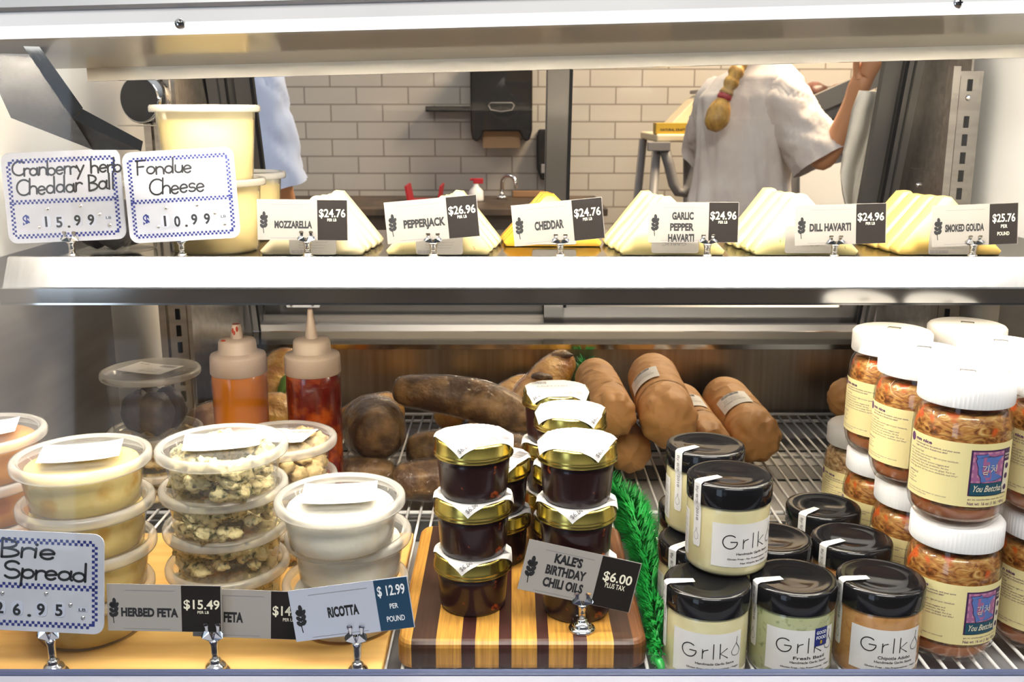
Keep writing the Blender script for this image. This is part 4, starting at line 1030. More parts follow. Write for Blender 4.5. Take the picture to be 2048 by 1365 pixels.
# ------------------------------------------------------------------ garlic sauce jars (black lids, white labels)
SH = .083
def sauce(mat, extra=None, date='By 8/28/2018', badge=False):
    t = thing('sauce_jar', '', 'jar', (0, 0, 0), (0, 0, 0), 'garlic sauce jars')
    r = .0362
    mb = MB(); mb.lathe([(0, .001), (.030, .0004), (.0335, .0), (.0356, .0025), (.0362, .006), (.0362, .058), (.0354, .062), (.0340, .064)], 56); mb.build('jar_body', M[mat], t)
    mb = MB(); mb.lathe([(.0372, .0630), (.0375, .0638), (.0375, .0800), (.0364, .0822), (.0340, .0829), (.0300, .0824), (.024, .0816), (.020, .0818), (.018, .0812), (0, .0810)], 64); ld = mb.build('lid', M['black_lid'], t)
    z0, z1 = .010, .050
    mb = MB(); f = wrap(r); a0, a1 = R(-20) * r, R(80) * r; rect(mb, f, a0, a1, z0, z1, 26); lb = mb.build('front_label', M['paper'], t)
    mb = MB(); f = wrap(r, .0005); H_ = z1 - z0; X = lambda k: a0 + k * (a1 - a0); g = lambda u, v: (X(u), z0 + v * H_)
    lift = .05 if extra else 0
    wv = .00085
    cx, cy = .25, .585 + lift; rx = .098; ry = rx * (a1 - a0) / H_
    stroke(mb, f, [g(cx + rx * cos(R(t_)), cy + ry * sin(R(t_))) for t_ in range(50, 361, 10)] + [g(cx + .01, cy)], wv * 1.15)
    by = cy - ry
    stroke(mb, f, [g(.43, by), g(.43, by + .21)], wv); stroke(mb, f, [g(.43, by + .12), g(.45, by + .185), g(.50, by + .21)], wv)
    stroke(mb, f, [g(.575, by), g(.575, by + .34)], wv); stroke(mb, f, [g(.665, by), g(.665, by + .34)], wv)
    stroke(mb, f, [g(.765, by + .22), g(.67, by + .11), g(.775, by)], wv)
    gar = [(.925, .44), (.92, .36), (.91, .29), (.87, .21), (.835, .12), (.85, .04), (.90, .01), (.95, .02), (.98, .10), (.96, .19), (.93, .25), (.92, .29)]
    stroke(mb, f, [g(u, v + by) for u, v in gar], wv * .7)
    yy = .285 if not extra else .325
    if extra: put(mb, f, extra, *[g(u, 0)[0] for u in (.38, .84)], g(0, yy)[1], .0029, .02); yy -= .095
    put(mb, f, 'Handmade Garlic Sauce', X(.34), X(.88), g(0, yy)[1], .0021, .02)
    put(mb, f, 'Gluten Free - No Preservatives - Vegan', X(.22), X(.96), g(0, yy - .115)[1], .0016, .016)
    put(mb, f, 'Net Weight 8oz (260g)', X(.40), X(.84), g(0, yy - .215)[1], .0016, .02)
    mb.build('lettering', M['ink'], lb)
    if badge:
        mb = MB(); q = wrap(r, .0007); ax, az = R(56) * r, .0385
        rect(mb, q, ax - .0065, ax + .0065, az - .004, az + .013, 5); mb.m = 1; q2 = wrap(r, .0010)
        put(mb, q2, 'GOOD', ax - .0052, ax + .005, az + .0072, .0030, .03); put(mb, q2, 'FOOD', ax - .0052, ax + .005, az + .0025, .0030, .03)
        mb.m = 2; rect(mb, q2, ax - .001, ax + .001, az - .002, az + .0012)
        mb.build('award_badge', [M['ink_navy'], M['ink_white'], M['box_yellow']], t)
    # back label edge and paper seal running from the lid down the side
    mb = MB(); q = wrap(r); b0, b1 = R(-95) * r, R(-64) * r; rect(mb, q, b0, b1, .010, .052, 8); bl = mb.build('back_label', M['paper'], t)
    mb = MB(); q = wrap(r, .0005)
    for k in range(7): put(mb, lambda x, y: q(b1 - .002 - .0022 * 0 - y, x), 'Ingredients: garlic, oil', .013, .050, .0015 + .0022 * k, .0015)
    mb.build('lettering', M['ink_grey'], bl)
    ang = R(-45); w_ = .0088
    u = Vector((sin(ang), -cos(ang), 0)); v = Vector((cos(ang), sin(ang), 0))
    path = [(.012, .08265), (.030, .0834), (.0352, .0834), (.0379, .0820), (.0380, .0790), (.0380, .0640), (.0372, .060), (.0368, .056), (.0367, .026), (.0367, .023)]
    mb = MB(); vs = []
    for i, (rr, zz) in enumerate(path):
        ww = w_ / 2 * (.75 if i in (0, len(path) - 1) else 1)
        for s_ in (-1, -.33, .33, 1):
            if i < 3: p = u * rr + v * (s_ * ww)
            else: th2 = ang + s_ * ww / rr; p = Vector((rr * sin(th2), -rr * cos(th2), 0))
            vs.append((p.x, p.y, zz))
    mb.add(vs, [(4 * i + k, 4 * i + k + 1, 4 * i + k + 5, 4 * i + k + 4) for i in range(len(path) - 1) for k in range(3)]); sl = mb.build('paper_seal', M['paper'], t)
    mb = MB(); R2 = .0383
    side = lambda x, y: ((R2 + .0002) * sin(ang + y / R2), -(R2 + .0002) * cos(ang + y / R2), .080 - x) if x < .0165 else ((.0372) * sin(ang + y / .0372), -(.0372) * cos(ang + y / .0372), .080 - x)
    put(mb, side, date, .001, .033, -.0012, .0030, .008)
    gl = [(.040, -.0002), (.043, -.0008), (.046, -.0028), (.0495, -.0026), (.051, 0), (.0495, .0022), (.046, .0024), (.043, .0006), (.040, .0004)]
    stroke(mb, side, gl, .0004)
    topf = lambda x, y: tuple(u * (.034 - x) + v * y + Vector((0, 0, .0837)))
    put(mb, topf, 'Best Used', .004, .019, -.0012, .0024)
    mb.build('lettering', M['ink_grey'], sl)
    return t
S = {'g': sauce('sauce'), 'b': sauce('sauce_basil', 'Fresh Basil', badge=True), 'c': sauce('sauce_chip', 'Chipotle Adobo', 'By 5/28/2018')}
rows = [
 ('g', 1415, .800, 0, 'front pale garlic sauce jar with a black lid standing next to the green strip', -25),
 ('g', 1396, .886, 0, 'pale garlic sauce jar in the bottom layer behind the front one, hugging the green strip', 8),
 ('g', 1390, .972, 0, 'rear bottom pale garlic sauce jar, only its left edge showing by the green strip', 8),
 ('g', 1545, .889, 0, 'black-lidded sauce jar in the bottom layer behind the fresh basil jar', 0),
 ('g', 1460, .836, 1, 'front upper pale garlic sauce jar stacked on the others, large thin lettering', 0),
 ('g', 1411, .918, 1, 'rear upper pale garlic sauce jar stacked close to the paper parcels', 5),
 ('b', 1588, .806, 0, 'green fresh basil garlic sauce jar with a small blue badge', -12),
 ('c', 1762, .806, 0, 'front brown chipotle adobo sauce jar beside the kimchi', -13),
 ('c', 1704, .888, 0, 'brown chipotle sauce jar directly behind the front chipotle jar', 4),
 ('c', 1647, .968, 0, 'rearmost brown chipotle sauce jar of the row', 14)]
seen = set(); SJ = []
for kd, px, Y, lv, lab, ex in rows:
    z = RZ + .0002 + lv * (SH + .0008)
    o = S[kd] if kd not in seen else copy_tree(S[kd]); seen.add(kd)
    x = xat(px, Y, z + SH); SJ.append((x, Y))
    o.location = (x, Y, z); o.rotation_euler = (0, 0, face_cam(x, Y, R(ex))); o['label'] = lab

# ------------------------------------------------------------------ striped cutting board and the little jars of chili oil
BZ = ZC - .452
lt, dkc, rd, md = (.58, .30, .055), (.045, .018, .009), (.042, .010, .008), (.16, .06, .018)
bands = [(0, lt), (.055, dkc), (.155, lt), (.255, rd), (.310, lt), (.405, rd), (.455, lt), (.555, rd), (.605, lt), (.70, rd), (.755, lt), (.86, dkc), (.94, md)]
bo = tag(MB().build('x', M['paper']), 'dark and light striped hardwood cutting board under the chili oil jars', 'cutting board'); COL.objects.unlink(bo); bpy.data.objects.remove(bo)
b = MB(); b.prism(rrect(-.101, .119, .790, 1.045, .016, 6), lambda u, v, d: (u, v, d), RZ + .0002, BZ)
bo = b.build('cutting_board', stripemat('striped_hardwood', bands, (-.101, .119)), None, .006)
tag(bo, 'dark and light striped hardwood cutting board under the chili oil jars', 'cutting board')

CHH = .0545
def chili():
    t = thing('chili_oil_jar', '', 'jar', (0, 0, 0), (0, 0, 0), 'little jars of chili oil')
    mb = MB(); mb.lathe([(0, .0008), (.026, .0002), (.0285, .0), (.0302, .0025), (.0312, .010), (.0325, .030), (.0330, .034), (.0322, .036), (.0330, .0385), (.0330, .041)], 56); mb.build('jar_body', M['chili'], t)
    mb = MB(); mb.lathe([(.0338, .0385), (.0362, .0385), (.0364, .0395), (.0352, .0405), (.0362, .0420), (.0364, .0432), (.0352, .0444), (.0352, .0525), (.0342, .0540), (.0325, .0545), (.0300, .0540), (0, .0538)], 120, rf=lambda q, z, a, j: q - (.00035 if j % 2 and .0448 < z < .053 else 0)); mb.build('lid', M['gold'], t)
    # paper square folded down over the rim
    n = 22; s_ = .0322; RR = .0348
    def drape(x, y, up=0):
        r = hypot(x, y)
        if r <= RR: return (x, y, .0547 + up)
        e = r - RR; k = (RR + .0012 + .16 * e) / r
        return (x * k * (1 + up * 20), y * k * (1 + up * 20), .0545 - .90 * e + up * .5)
    mb = MB(); vs = [drape(-s_ + 2 * s_ * i / n, -s_ + 2 * s_ * j / n) for j in range(n + 1) for i in range(n + 1)]
    mb.add(vs, [(j * (n + 1) + i, j * (n + 1) + i + 1, (j + 1) * (n + 1) + i + 1, (j + 1) * (n + 1) + i) for j in range(n) for i in range(n)], True)
    lb = mb.build('paper_label', M['paper'], t)
    mb = MB(); f = lambda x, y: drape(x, y, .00035)
    put(mb, f, "KALE'S CHILI", -.020, .012, .006, .0036, .01)
    for k, tx in enumerate(('oil, chili, garlic, sesame', 'keep refrigerated', 'made in store')): put(mb, f, tx, -.018, .010 - .003 * k, .001 - .004 * k, .0018)
    put(mb, f, '$6.00', -.029, -.016, -.029, .0042, .014)
    barcode(mb, f, .004, .026, -.026, -.014, 9); barcode(mb, f, -.026, -.008, .016, .026, 4)
    mb.build('label_print', M['ink_grey'], lb)
    return t
C0 = chili(); firstc = True
LV = ['bottom', 'middle', 'top']
for nm, px, Y, n, rots, lean in (('left front', 947, .862, 3, (32, 40, 28), (-4, -2, 0)), ('right front', 1155, .850, 3, (26, 36, 70), (3, 0, 0)), ('short centre back', 990, .962, 2, (44, 60), (0, 0)),
                           ('right middle', 1141, .942, 3, (20, 30, 78), (0, 0, 0)), ('right rear', 1113, 1.0185, 3, (30, 45, 4), (0, 0, 0))):
    for k in range(n):
        z = BZ + .0002 + k * (CHH + .0009)
        o = C0 if firstc else copy_tree(C0); firstc = False
        x = xat(px, Y, z + CHH) if k == n - 1 else xat(px + lean[k], Y, BZ + n * CHH)
        o.location = (x, Y, z); o.rotation_euler = (0, 0, R(rots[k]))
        q = (['lower', 'upper'] if n == 2 else LV)[k]
        o['label'] = '%s dark chili oil jar of the %s stack, gold lid under white paper' % (q, nm)

# ------------------------------------------------------------------ green plastic grass divider
gr = thing('plastic_grass_strip', 'frilly green plastic grass strip dividing the chili oils from the sauce jars', 'plastic divider', (0, 0, 0))
def gx(y): return .1305 + .006 * min(1, max(0, (y - .84) / .08)) + .010 * sin((y - .78) * 2.4) - .058 * (lambda q_: q_ * q_ * (3 - 2 * q_))(min(1, max(0, (y - 1.09) / .15))) + .030 * min(1, max(0, (y - 1.38) / .12))
def gz(y): return .062 * (lambda q_: q_ * q_ * (3 - 2 * q_))(min(1, max(0, (y - 1.40) / .12)))
def gw(y): return .008 + .014 * min(1, (y - .785) / .12) + .005 * min(1, max(0, (y - .95) / .2))
b = MB(); n = 30
for i in range(n):
    y0, y1 = .772 + .755 * i / n, .772 + .755 * (i + 1) / n
    b.quad((gx(y0) - .005, y0, RZ + .0008 + gz(y0)), (gx(y0) + .005, y0, RZ + .0008 + gz(y0)), (gx(y1) + .005, y1, RZ + .0008 + gz(y1)), (gx(y1) - .005, y1, RZ + .0008 + gz(y1)))
b.build('white_backing', M['white_paint'], gr)
rg = random.Random(4); b = MB(); y = .79
while y < 1.525:
    for side in (-1, 1):
        for lay in range(4):
            base = Vector((gx(y) + side * rg.uniform(0, .004), y + rg.uniform(-.004, .004), RZ + .004 + gz(y) + .006 * lay))
            for q in range(7):
                a = R(-70 + 23 * q + rg.uniform(-8, 8)); up = .25 + .28 * lay + rg.uniform(-.1, .12)
                d = Vector((side * cos(a), sin(a) * .9 - .25, up)); d.normalize()
                ln = gw(y) * rg.uniform(.75, 1.1) * (1 if side > 0 or y > 1.05 else .8); t_ = base + d * ln; t_.z = max(t_.z, RZ + .003)
                if y < 1.06 and t_.x < .1205: t_.x = .1205 + .002 * rg.random(); t_.z = max(t_.z, base.z + .01)
                w_ = d.cross(Vector((0, 0, 1))).normalized() * .0011
                m_ = base + d * ln * .55 + Vector((0, 0, .0016)); m_.z = max(m_.z, RZ + .003)
                for P_ in (m_, t_, base):
                    for jx, jy in SJ:
                        dx, dy = P_.x - jx, P_.y - jy; l = hypot(dx, dy)
                        if l < .0415: P_.x = jx + dx / l * .0415; P_.y = jy + dy / l * .0415
                b.add([base - w_ * .7, base + w_ * .7, m_ + w_, t_, m_ - w_], [(0, 1, 2, 4), (4, 2, 3)])
    y += .0042
o = b.build('grass_blades', M['grass'], gr); o['kind'] = 'stuff'
b = MB()
p0 = Vector((.1265, .790, RZ + .012))
b.tube([p0, p0 + Vector((.002, -.010, .001)), p0 + Vector((.003, -.018, -.004))], [.005, .004, .002], 8); b.build('strip_end', M['grass'], gr)

# ------------------------------------------------------------------ squeeze bottles
def bottle(nm, lab, px, Y, mat, cut, tape):
    z = RZ + .0002; t = thing('squeeze_bottle', lab, 'squeeze bottle', along(px, Y, z), (0, 0, 0), 'squeeze bottles'); hz = .05
    t.location.x = xat(px, Y, z + .18)
    mb = MB(); mb.lathe([(0, .001), (.027, .0004), (.0300, .003), (.0305, .010), (.0312, .080), (.0318, .165), (.0314, .180), (.0295, .183)], 48); mb.build('bottle_body', M[mat], t)
    mb = MB(); mb.lathe([(.0318, .180), (.0328, .181), (.0322, .2000), (.0310, .2030), (.0235, .2048), (.0222, .2060), (.0212, .2180), (.0195, .2205), (.0085, .2215), (0, .2215)], 90, rf=lambda q, zz, a, j: q - (.0005 if j % 2 and .1805 < zz < .201 else 0)); cp = mb.build('screw_cap', M['bottle_cap'], t)
    top = .238 if cut else .256; r1 = .0052 if cut else .0030
    mb = MB(); mb.lathe([(.0078, .2213), (.0068, .226), (r1, top - .001), (r1 - .0008, top), (0, top - .0005)], 20)
    mb.m = 1; mb.lathe([(r1 - .0007, top + .0002), (0, top + .0001)], 16)
    if cut:
        for a, zz in ((-2.0, .231), (-1.2, .233), (-1.7, .228)): mb.ball((.0058 * cos(a), .0058 * sin(a), zz), (.0016, .0012, .0034), 8, 6)
        mb.ball((-.012, -.0135, .2212), (.003, .002, .0012), 8, 6)
    mb.build('nozzle', [M['bottle_cap'], pm('sauce_drip', (.40, .03, .006), .3)], t)
    if tape:
        for a in (-1.05, 1.12):
            mb = MB(); f = wrap(.0316, .0005); rect(mb, f, (a - .07) * .0316, (a + .07) * .0316, .020, .066, 3); mb.build('tape_tab', M['olive'], t)
    return t
bottle('honey', 'clear squeeze bottle of amber sauce with a cut short nozzle', 478, 1.135, 'honey', True, True)
bottle('hot', 'clear squeeze bottle of dark red sauce with a pointed nozzle', 626, 1.135, 'hot', False, False)

# ------------------------------------------------------------------ film-wrapped breads
LOG = []
def relax(items, fixed, it=90):
    def cl(p1, q1, p2, q2):
        d1, d2, r = q1 - p1, q2 - p2, p1 - p2; a, e, f = d1.dot(d1), d2.dot(d2), d2.dot(r); c = d1.dot(r); b_ = d1.dot(d2); dn = a * e - b_ * b_
        s_ = min(max((b_ * f - c * e) / dn, 0), 1) if dn > 1e-12 else 0
        t_ = (b_ * s_ + f) / e if e > 1e-12 else 0
        if t_ < 0: t_ = 0; s_ = min(max(-c / a, 0), 1)
        elif t_ > 1: t_ = 1; s_ = min(max((b_ - c) / a, 0), 1)
        return p1 + d1 * s_, p2 + d2 * t_
    n = len(items)
    for _ in range(it):
        for i in range(n):
            A, B_, ra = items[i][0], items[i][1], items[i][2]
            u = (B_ - A).normalized() * ra * .8
            for j in range(n + len(fixed)):
                if j == i: continue
                C_, D_, rb = (items[j] if j < n else fixed[j - n])[:3]
                v = (D_ - C_).normalized() * rb * .8 if j < n else Vector((0, 0, 0))
                p, q = cl(A + u, B_ - u, C_ + v, D_ - v); dd = p - q; l = dd.length; pen = ra + rb + .0012 - l
                if pen > 0:
                    mv = dd / max(l, 1e-6) * pen * (.5 if j < n else 1.0)
                    A += mv; B_ += mv
                    if j < n: C_ -= mv; D_ -= mv
            for P_ in (A, B_):
                lo = RZ + ra * 1.06 + .001
                if P_.z < lo: P_.z = lo
            hi = 1.552 - ra * .75
            for P_ in (A, B_):
                if P_.y > hi: P_.y = hi
def loaf_(lab, p0, p1, rad, mat, seed, sag=0, cat='bread', grp='film-wrapped breads', flat=1.0, mid=None, slash=None, blunt=.62):
    a, c = Vector(p0), Vector(p1); n = 26; L_ = (c - a).length; cen = (a + c) / 2
    pts = []; rs = []
    for i in range(n + 1):
        t_ = i / n; s_ = .5 - .5 * cos(pi * t_)
        p = a + (c - a) * s_ + Vector((0, 0, sag * sin(pi * s_))) 
        if mid: p += Vector(mid) * sin(pi * s_)
        pts.append(p - cen); e = sin(pi * t_)
        rs.append(max(rad * (min(1, e * 1.05)) ** blunt * (1 + .05 * sin(t_ * 9 + seed)), .0012))
    mb = MB(); mb.tube(pts, rs, 26, rf=lambda t_, a_: 1 + .07 * noise.noise(Vector((cos(a_) * 1.6, sin(a_) * 1.6, t_ * 7 + seed))) + .03 * noise.noise(Vector((cos(a_) * 4, sin(a_) * 4, t_ * 22 + seed))))
    o = mb.build('wrapped_loaf', M[mat]); o.location = cen; tag(o, lab, cat, grp)
    fl = MB(); fl.tube(pts, [r_ * 1.035 + .0006 for r_ in rs], 26, rf=lambda t_, a_: 1.012 + .07 * noise.noise(Vector((cos(a_) * 1.6, sin(a_) * 1.6, t_ * 7 + seed))) + .022 * noise.noise(Vector((cos(a_) * 7 + t_ * 9, sin(a_) * 7, t_ * 30 + seed))))
    fl.build('cling_film', M['film'], o)
    if slash:
        ds = MB(); rg2 = random.Random(seed)
        for q in range(slash):
            tt_ = .22 + .56 * q / max(1, slash - 1); i = int(tt_ * n); ax = (pts[i + 1] - pts[i]).normalized(); upv = Vector((0, -.55, .85)); upv = (upv - ax * upv.dot(ax)).normalized(); sd = ax.cross(upv)
            c0 = pts[i] + upv * rs[i] * .93; d_ = (ax * .8 + sd * .5).normalized()
            ds.ball(c0, (.017, .010, .006), 12, 8, nz=.25, seed=q)
        ds.build('crust_scores', M['bread_dark'], o)
    return o
QL = []; QPL = []
def Q(lab, p0, p1, rad, mat, seed, *a, **k): QL.append([Vector(p0), Vector(p1), rad * 1.0, lab, rad, mat, seed, a, k])
def QP(lab, p0, p1, rad, seed, *a, **k): QPL.append([Vector(p0), Vector(p1), rad * 1.04, lab, rad, seed, a, k])
def PT(px, py, Y): return at(px, py, Y)
def W2(x, y, z): return (x, y, RZ + z)
Q('dark film-wrapped baguette on top of the bread pile', PT(782, 806, 1.29), PT(1062, 872, 1.245), .0255, 'bread_dark', 2, .012, blunt=.42)
Q('second dark baguette from the top, beneath the topmost one', PT(812, 888, 1.262), PT(1080, 898, 1.262), .0285, 'bread_dark', 5, blunt=.42)
Q('dark baguette at the bottom of the pile nearest the chili jars', PT(785, 965, 1.165), PT(980, 985, 1.19), .0265, 'bread_dark', 7, blunt=.45)
Q('blunt dark rye loaf with its end facing out', PT(764, 872, 1.215), PT(748, 838, 1.34), .039, 'bread_dark', 9, blunt=.26)
Q('shadowed dark loaf lying under the blunt rye loaf', PT(665, 940, 1.205), PT(790, 938, 1.205), .020, 'bread_dark', 12)
Q('golden loaf behind the blunt rye loaf beside the red bottle', PT(672, 856, 1.39), PT(806, 812, 1.43), .028, 'bread_gold', 14)
Q('golden baguette leaning on the back panel, steepest of the pile', PT(1005, 858, 1.39), PT(1118, 716, 1.515), .0305, 'bread_gold', 17, slash=3)
Q('golden baguette lying behind the steep leaning one', PT(945, 852, 1.40), PT(1062, 758, 1.50), .024, 'bread_gold', 21)
Q('short golden bread end peeping over the dark top baguette', PT(905, 850, 1.41), PT(950, 776, 1.50), .025, 'bread_gold', 23)
QI = len(QL); Q('golden sandwich baguette with green filling behind the two bottles', PT(505, 860, 1.36), PT(572, 705, 1.47), .040, 'bread_gold', 25)
Q('golden sandwich baguette low behind the gap between the bottles', PT(560, 800, 1.34), PT(490, 905, 1.26), .036, 'bread_gold', 28)
Q('brown sandwich baguette sticking out left of the amber bottle', PT(440, 842, 1.30), PT(372, 868, 1.24), .033, 'bread_mid', 31)
Q('dark sandwich end higher up left of the amber bottle', PT(512, 790, 1.37), PT(446, 822, 1.33), .030, 'bread_dark', 33)

# ------------------------------------------------------------------ brown paper parcels
def parcel_(lab, f0, f1, rad, seed, label_at=None, lsize=(.055, .045)):
    a, c = Vector(f0), Vector(f1); cen = (a + c) / 2; ax = (c - a).normalized(); L_ = (c - a).length
    n = 44; pts = []; rs = []
    for i in range(n + 1):
        t_ = i / n; pts.append(a + (c - a) * t_ - cen)
        d0, d1 = t_ * L_, (1 - t_) * L_
        r_ = rad
        if d0 < rad * .9: r_ = rad * (.30 + .70 * sqrt(max(0, 1 - (1 - d0 / (rad * .9)) ** 2)))
        if d1 < rad * .7: r_ = min(r_, rad * (.45 + .55 * sqrt(max(0, 1 - (1 - d1 / (rad * .7)) ** 2))))
        rs.append(r_)
    def rf(t_, a_):
        d0 = t_ * L_; k = max(0, 1 - d0 / (rad * 1.7)) 
        fold = abs(((a_ * 9 / (2 * pi) + .35 * sin(seed * 3 + t_ * 14)) % 1) - .5) * 2
        return 1 + .16 * k * (fold - .5) - .03 * k + .05 * k * noise.noise(Vector((cos(a_) * 4 + seed, sin(a_) * 4, t_ * 20))) + .03 * noise.noise(Vector((cos(a_) * 1.3, sin(a_) * 1.3, t_ * 5 + seed))) + .012 * noise.noise(Vector((cos(a_) * 3.5 + seed, sin(a_) * 3.5, t_ * 16)))
    mb = MB(); mb.tube(pts, rs, 56, smooth=True, rf=rf)
    o = mb.build('paper_parcel', M['kraft']); o.location = cen; tag(o, lab, 'paper parcel', 'parcels in brown paper')
    up = Vector((0, -.35, .94)); up = (up - ax * up.dot(ax)).normalized(); sd = ax.cross(up)
    # folded seam edge
    mb = MB(); m = 14
    sp = []
    for i in range(m + 1):
        t_ = .28 + .10 * i / m; th2 = -1.7 + 3.2 * i / m
        sp.append((t_, th2))
    vs = []
    for t_, th2 in sp:
        for dt in (0, .014):
            rr = rad * (1.022 + .02 * noise.noise(Vector((t_ * 9, th2, seed))))
            vs.append((a - cen) + ax * ((t_ + dt) * L_) + (up * cos(th2) + sd * sin(th2)) * rr)
    mb.add(vs, [(2 * i, 2 * i + 2, 2 * i + 3, 2 * i + 1) for i in range(m)], True); mb.build('paper_fold', M['kraft'], o)
    if label_at is not None:
        t0, th0 = label_at; w_, h_ = lsize
        fn = lambda x, y, off=1.05: (a - cen) + ax * (t0 * L_ - y * 0 + x) + (up * cos(th0 + y / rad) + sd * sin(th0 + y / rad)) * (rad * off)
        mb = MB(); nn = 10; vs = []
        for j in range(nn + 1):
            y = -h_ / 2 + h_ * j / nn; vs += [fn(-w_ / 2, y), fn(w_ / 2, y)]
        mb.add(vs, [(2 * i, 2 * i + 2, 2 * i + 3, 2 * i + 1) for i in range(nn)], True); lb = mb.build('label_sticker', M['paper'], o)
        mb = MB(); f = lambda x, y: fn(-y, x, 1.065)
        barcode(mb, f, -.3 * h_, .3 * h_, -.46 * w_, -.30 * w_, seed); put(mb, f, 'SUMMER SAUSAGE', -.36 * h_, .36 * h_, .12 * w_, .06 * w_)
        for k in range(4): put(mb, f, 'keep refrigerated', -.3 * h_, .3 * h_ - .1 * h_ * (k % 2), (.03 - .07 * k) * w_, .035 * w_)
        mb.build('label_print', M['ink'], lb)
    return o
QP('leftmost brown paper parcel beside the green strip', PT(1250, 850, 1.20), PT(1203, 757, 1.43), .030, 1.0)
QP('tall plump brown paper parcel with a tilted white label', PT(1336, 868, 1.19), PT(1296, 758, 1.46), .037, 2.2, (.50, -.75))
QP('slim brown paper parcel half hidden between two plump ones', PT(1420, 905, 1.26), PT(1352, 790, 1.50), .033, 3.1, (.52, -.2))
QP('rightmost brown paper parcel with a curved label over its front', PT(1512, 895, 1.285), PT(1432, 795, 1.535), .036, 4.6, (.42, -.45))
QP('shadowed brown paper parcel lying beneath the leftmost one', PT(1254, 918, 1.225), PT(1202, 835, 1.42), .029, 5.5)
QP('lone brown paper parcel poking out behind the kimchi jars', PT(1662, 800, 1.47), PT(1800, 790, 1.49), .032, 6.3, (.36, -.3), (.03, .03))

fixed = [(Vector((xat(px, 1.135, RZ + .18), 1.135, RZ)), Vector((xat(px, 1.135, RZ + .18), 1.135, RZ + .2)), .0335) for px in (478, 626)]
fixed += [(Vector((x, y, RZ)), Vector((x, y, RZ + h_)), r_) for x, y, h_, r_ in ((xat(990, .962, BZ + .11), .962, .12, .037), (.049, 1.019, .19, .038), (.0575, .942, .19, .038), (o.location.x if False else dk.location.x, 1.195, .17, .0615), (-.25, 1.014, .13, .06))]
fixed += [(Vector((gx(1.12), 1.12, RZ + .01)), Vector((gx(1.37), 1.37, RZ + .01)), .022), (Vector((gx(1.37), 1.37, RZ + .01)), Vector((gx(1.51), 1.51, RZ + .06)), .016)]
relax(QL + QPL, fixed)
for A_, B_, r_, lab, rad, mat, seed, a_, k_ in QL:
    o = loaf_(lab, A_, B_, rad, mat, seed, *a_, **k_)
    if 'green filling' in lab:
        ax_ = (B_ - A_); c0 = (A_ + B_) / 2; side_ = Vector((.25, -.9, .35)).normalized()
        b = MB(); b.tube([A_.lerp(B_, t_) + side_ * (rad * 1.07 + .003) - c0 + Vector((.008, 0, 0)) for t_ in (.30, .42, .55, .66, .74)], [.002, .006, .009, .006, .002], 8, rf=lambda t_, a: 1 + .3 * noise.noise(Vector((cos(a) * 3, sin(a) * 3, t_ * 9)))); b.build('lettuce', M['lettuce'], o)
for A_, B_, r_, lab, rad, seed, a_, k_ in QPL: parcel_(lab, A_, B_, rad, seed, *a_, **k_)

# ------------------------------------------------------------------ the kitchen seen through the rear doors
ct = thing('work_counter', 'dark work counter running along the tiled kitchen wall', 'counter', (0, 0, 0))
b = MB(); b.box(-2.4, .36, 4.02, 4.597, .02, .86); b.build('cabinet', M['counter'], ct)
b = MB(); b.box(-2.42, .38, 3.98, 4.598, .8602, .89); b.build('worktop', M['counter'], ct, .004)
CT = .8902
def kx(px, Y, z): return xat(px, Y, z)
# paper towel dispenser
p = at(1003, 150, 4.5)
td = thing('paper_towel_dispenser', 'large black paper towel dispenser on the tiled wall with a brown sheet showing', 'paper towel dispenser', (p.x, 4.598, at(1003, 283, 4.5).z))
b = MB(); hw = .133
b.prism([(-hw, .05), (-hw * .95, .012), (-hw * .80, 0), (-hw * .62, .02), (-hw * .58, .045), (hw * .58, .045), (hw * .66, .02), (hw * .80, 0), (hw * .93, .012), (hw, .05), (hw, .33), (hw * .9, .38), (-hw * .9, .38), (-hw, .33)], lambda u, v, d: (u, d, v), -.20, 0)
b.build('housing', M['black_pl'], td, .008)
b = MB(); b.tube([(-.055, -.204, .155), (-.045, -.207, .135), (0, -.208, .128), (.045, -.207, .135), (.055, -.204, .155), (.045, -.207, .165), (-.045, -.207, .165), (-.055, -.204, .155)], .003, 6); b.build('window_rim', M['grey_pl'], td)
b = MB(); b.box(-.082, .082, -.12, -.118, -.028, .06); b.build('paper_sheet', M['brown_paper'], td)
p = at(900, 218, 4.55)
b = MB(); b.box(-.105, .10, -.06, .04, -.012, .012); o = b.build('wall_bar', M['black_pl'], None, .003); o.location = (p.x, 4.557, p.z); tag(o, 'narrow black wall bar left of the paper towel dispenser', 'wall bar')
p = at(1090, 315, 4.5)
sd_ = thing('soap_dispenser', 'slim black soap dispenser on the tiled wall half behind the door stile', 'soap dispenser', (p.x + .012, 4.598, at(1090, 360, 4.5).z))
b = MB(); b.prism([(-.03, .0), (-.048, .05), (-.05, .19), (-.04, .22), (.05, .22), (.06, .19), (.055, .05), (.03, 0)], lambda u, v, d: (u, d, v), -.11, 0); b.build('housing', M['black_pl'], sd_, .008)
b = MB(); b.box(-.03, .03, -.118, -.1102, .03, .07); b.build('push_bar', M['grey_pl'], sd_, .003)
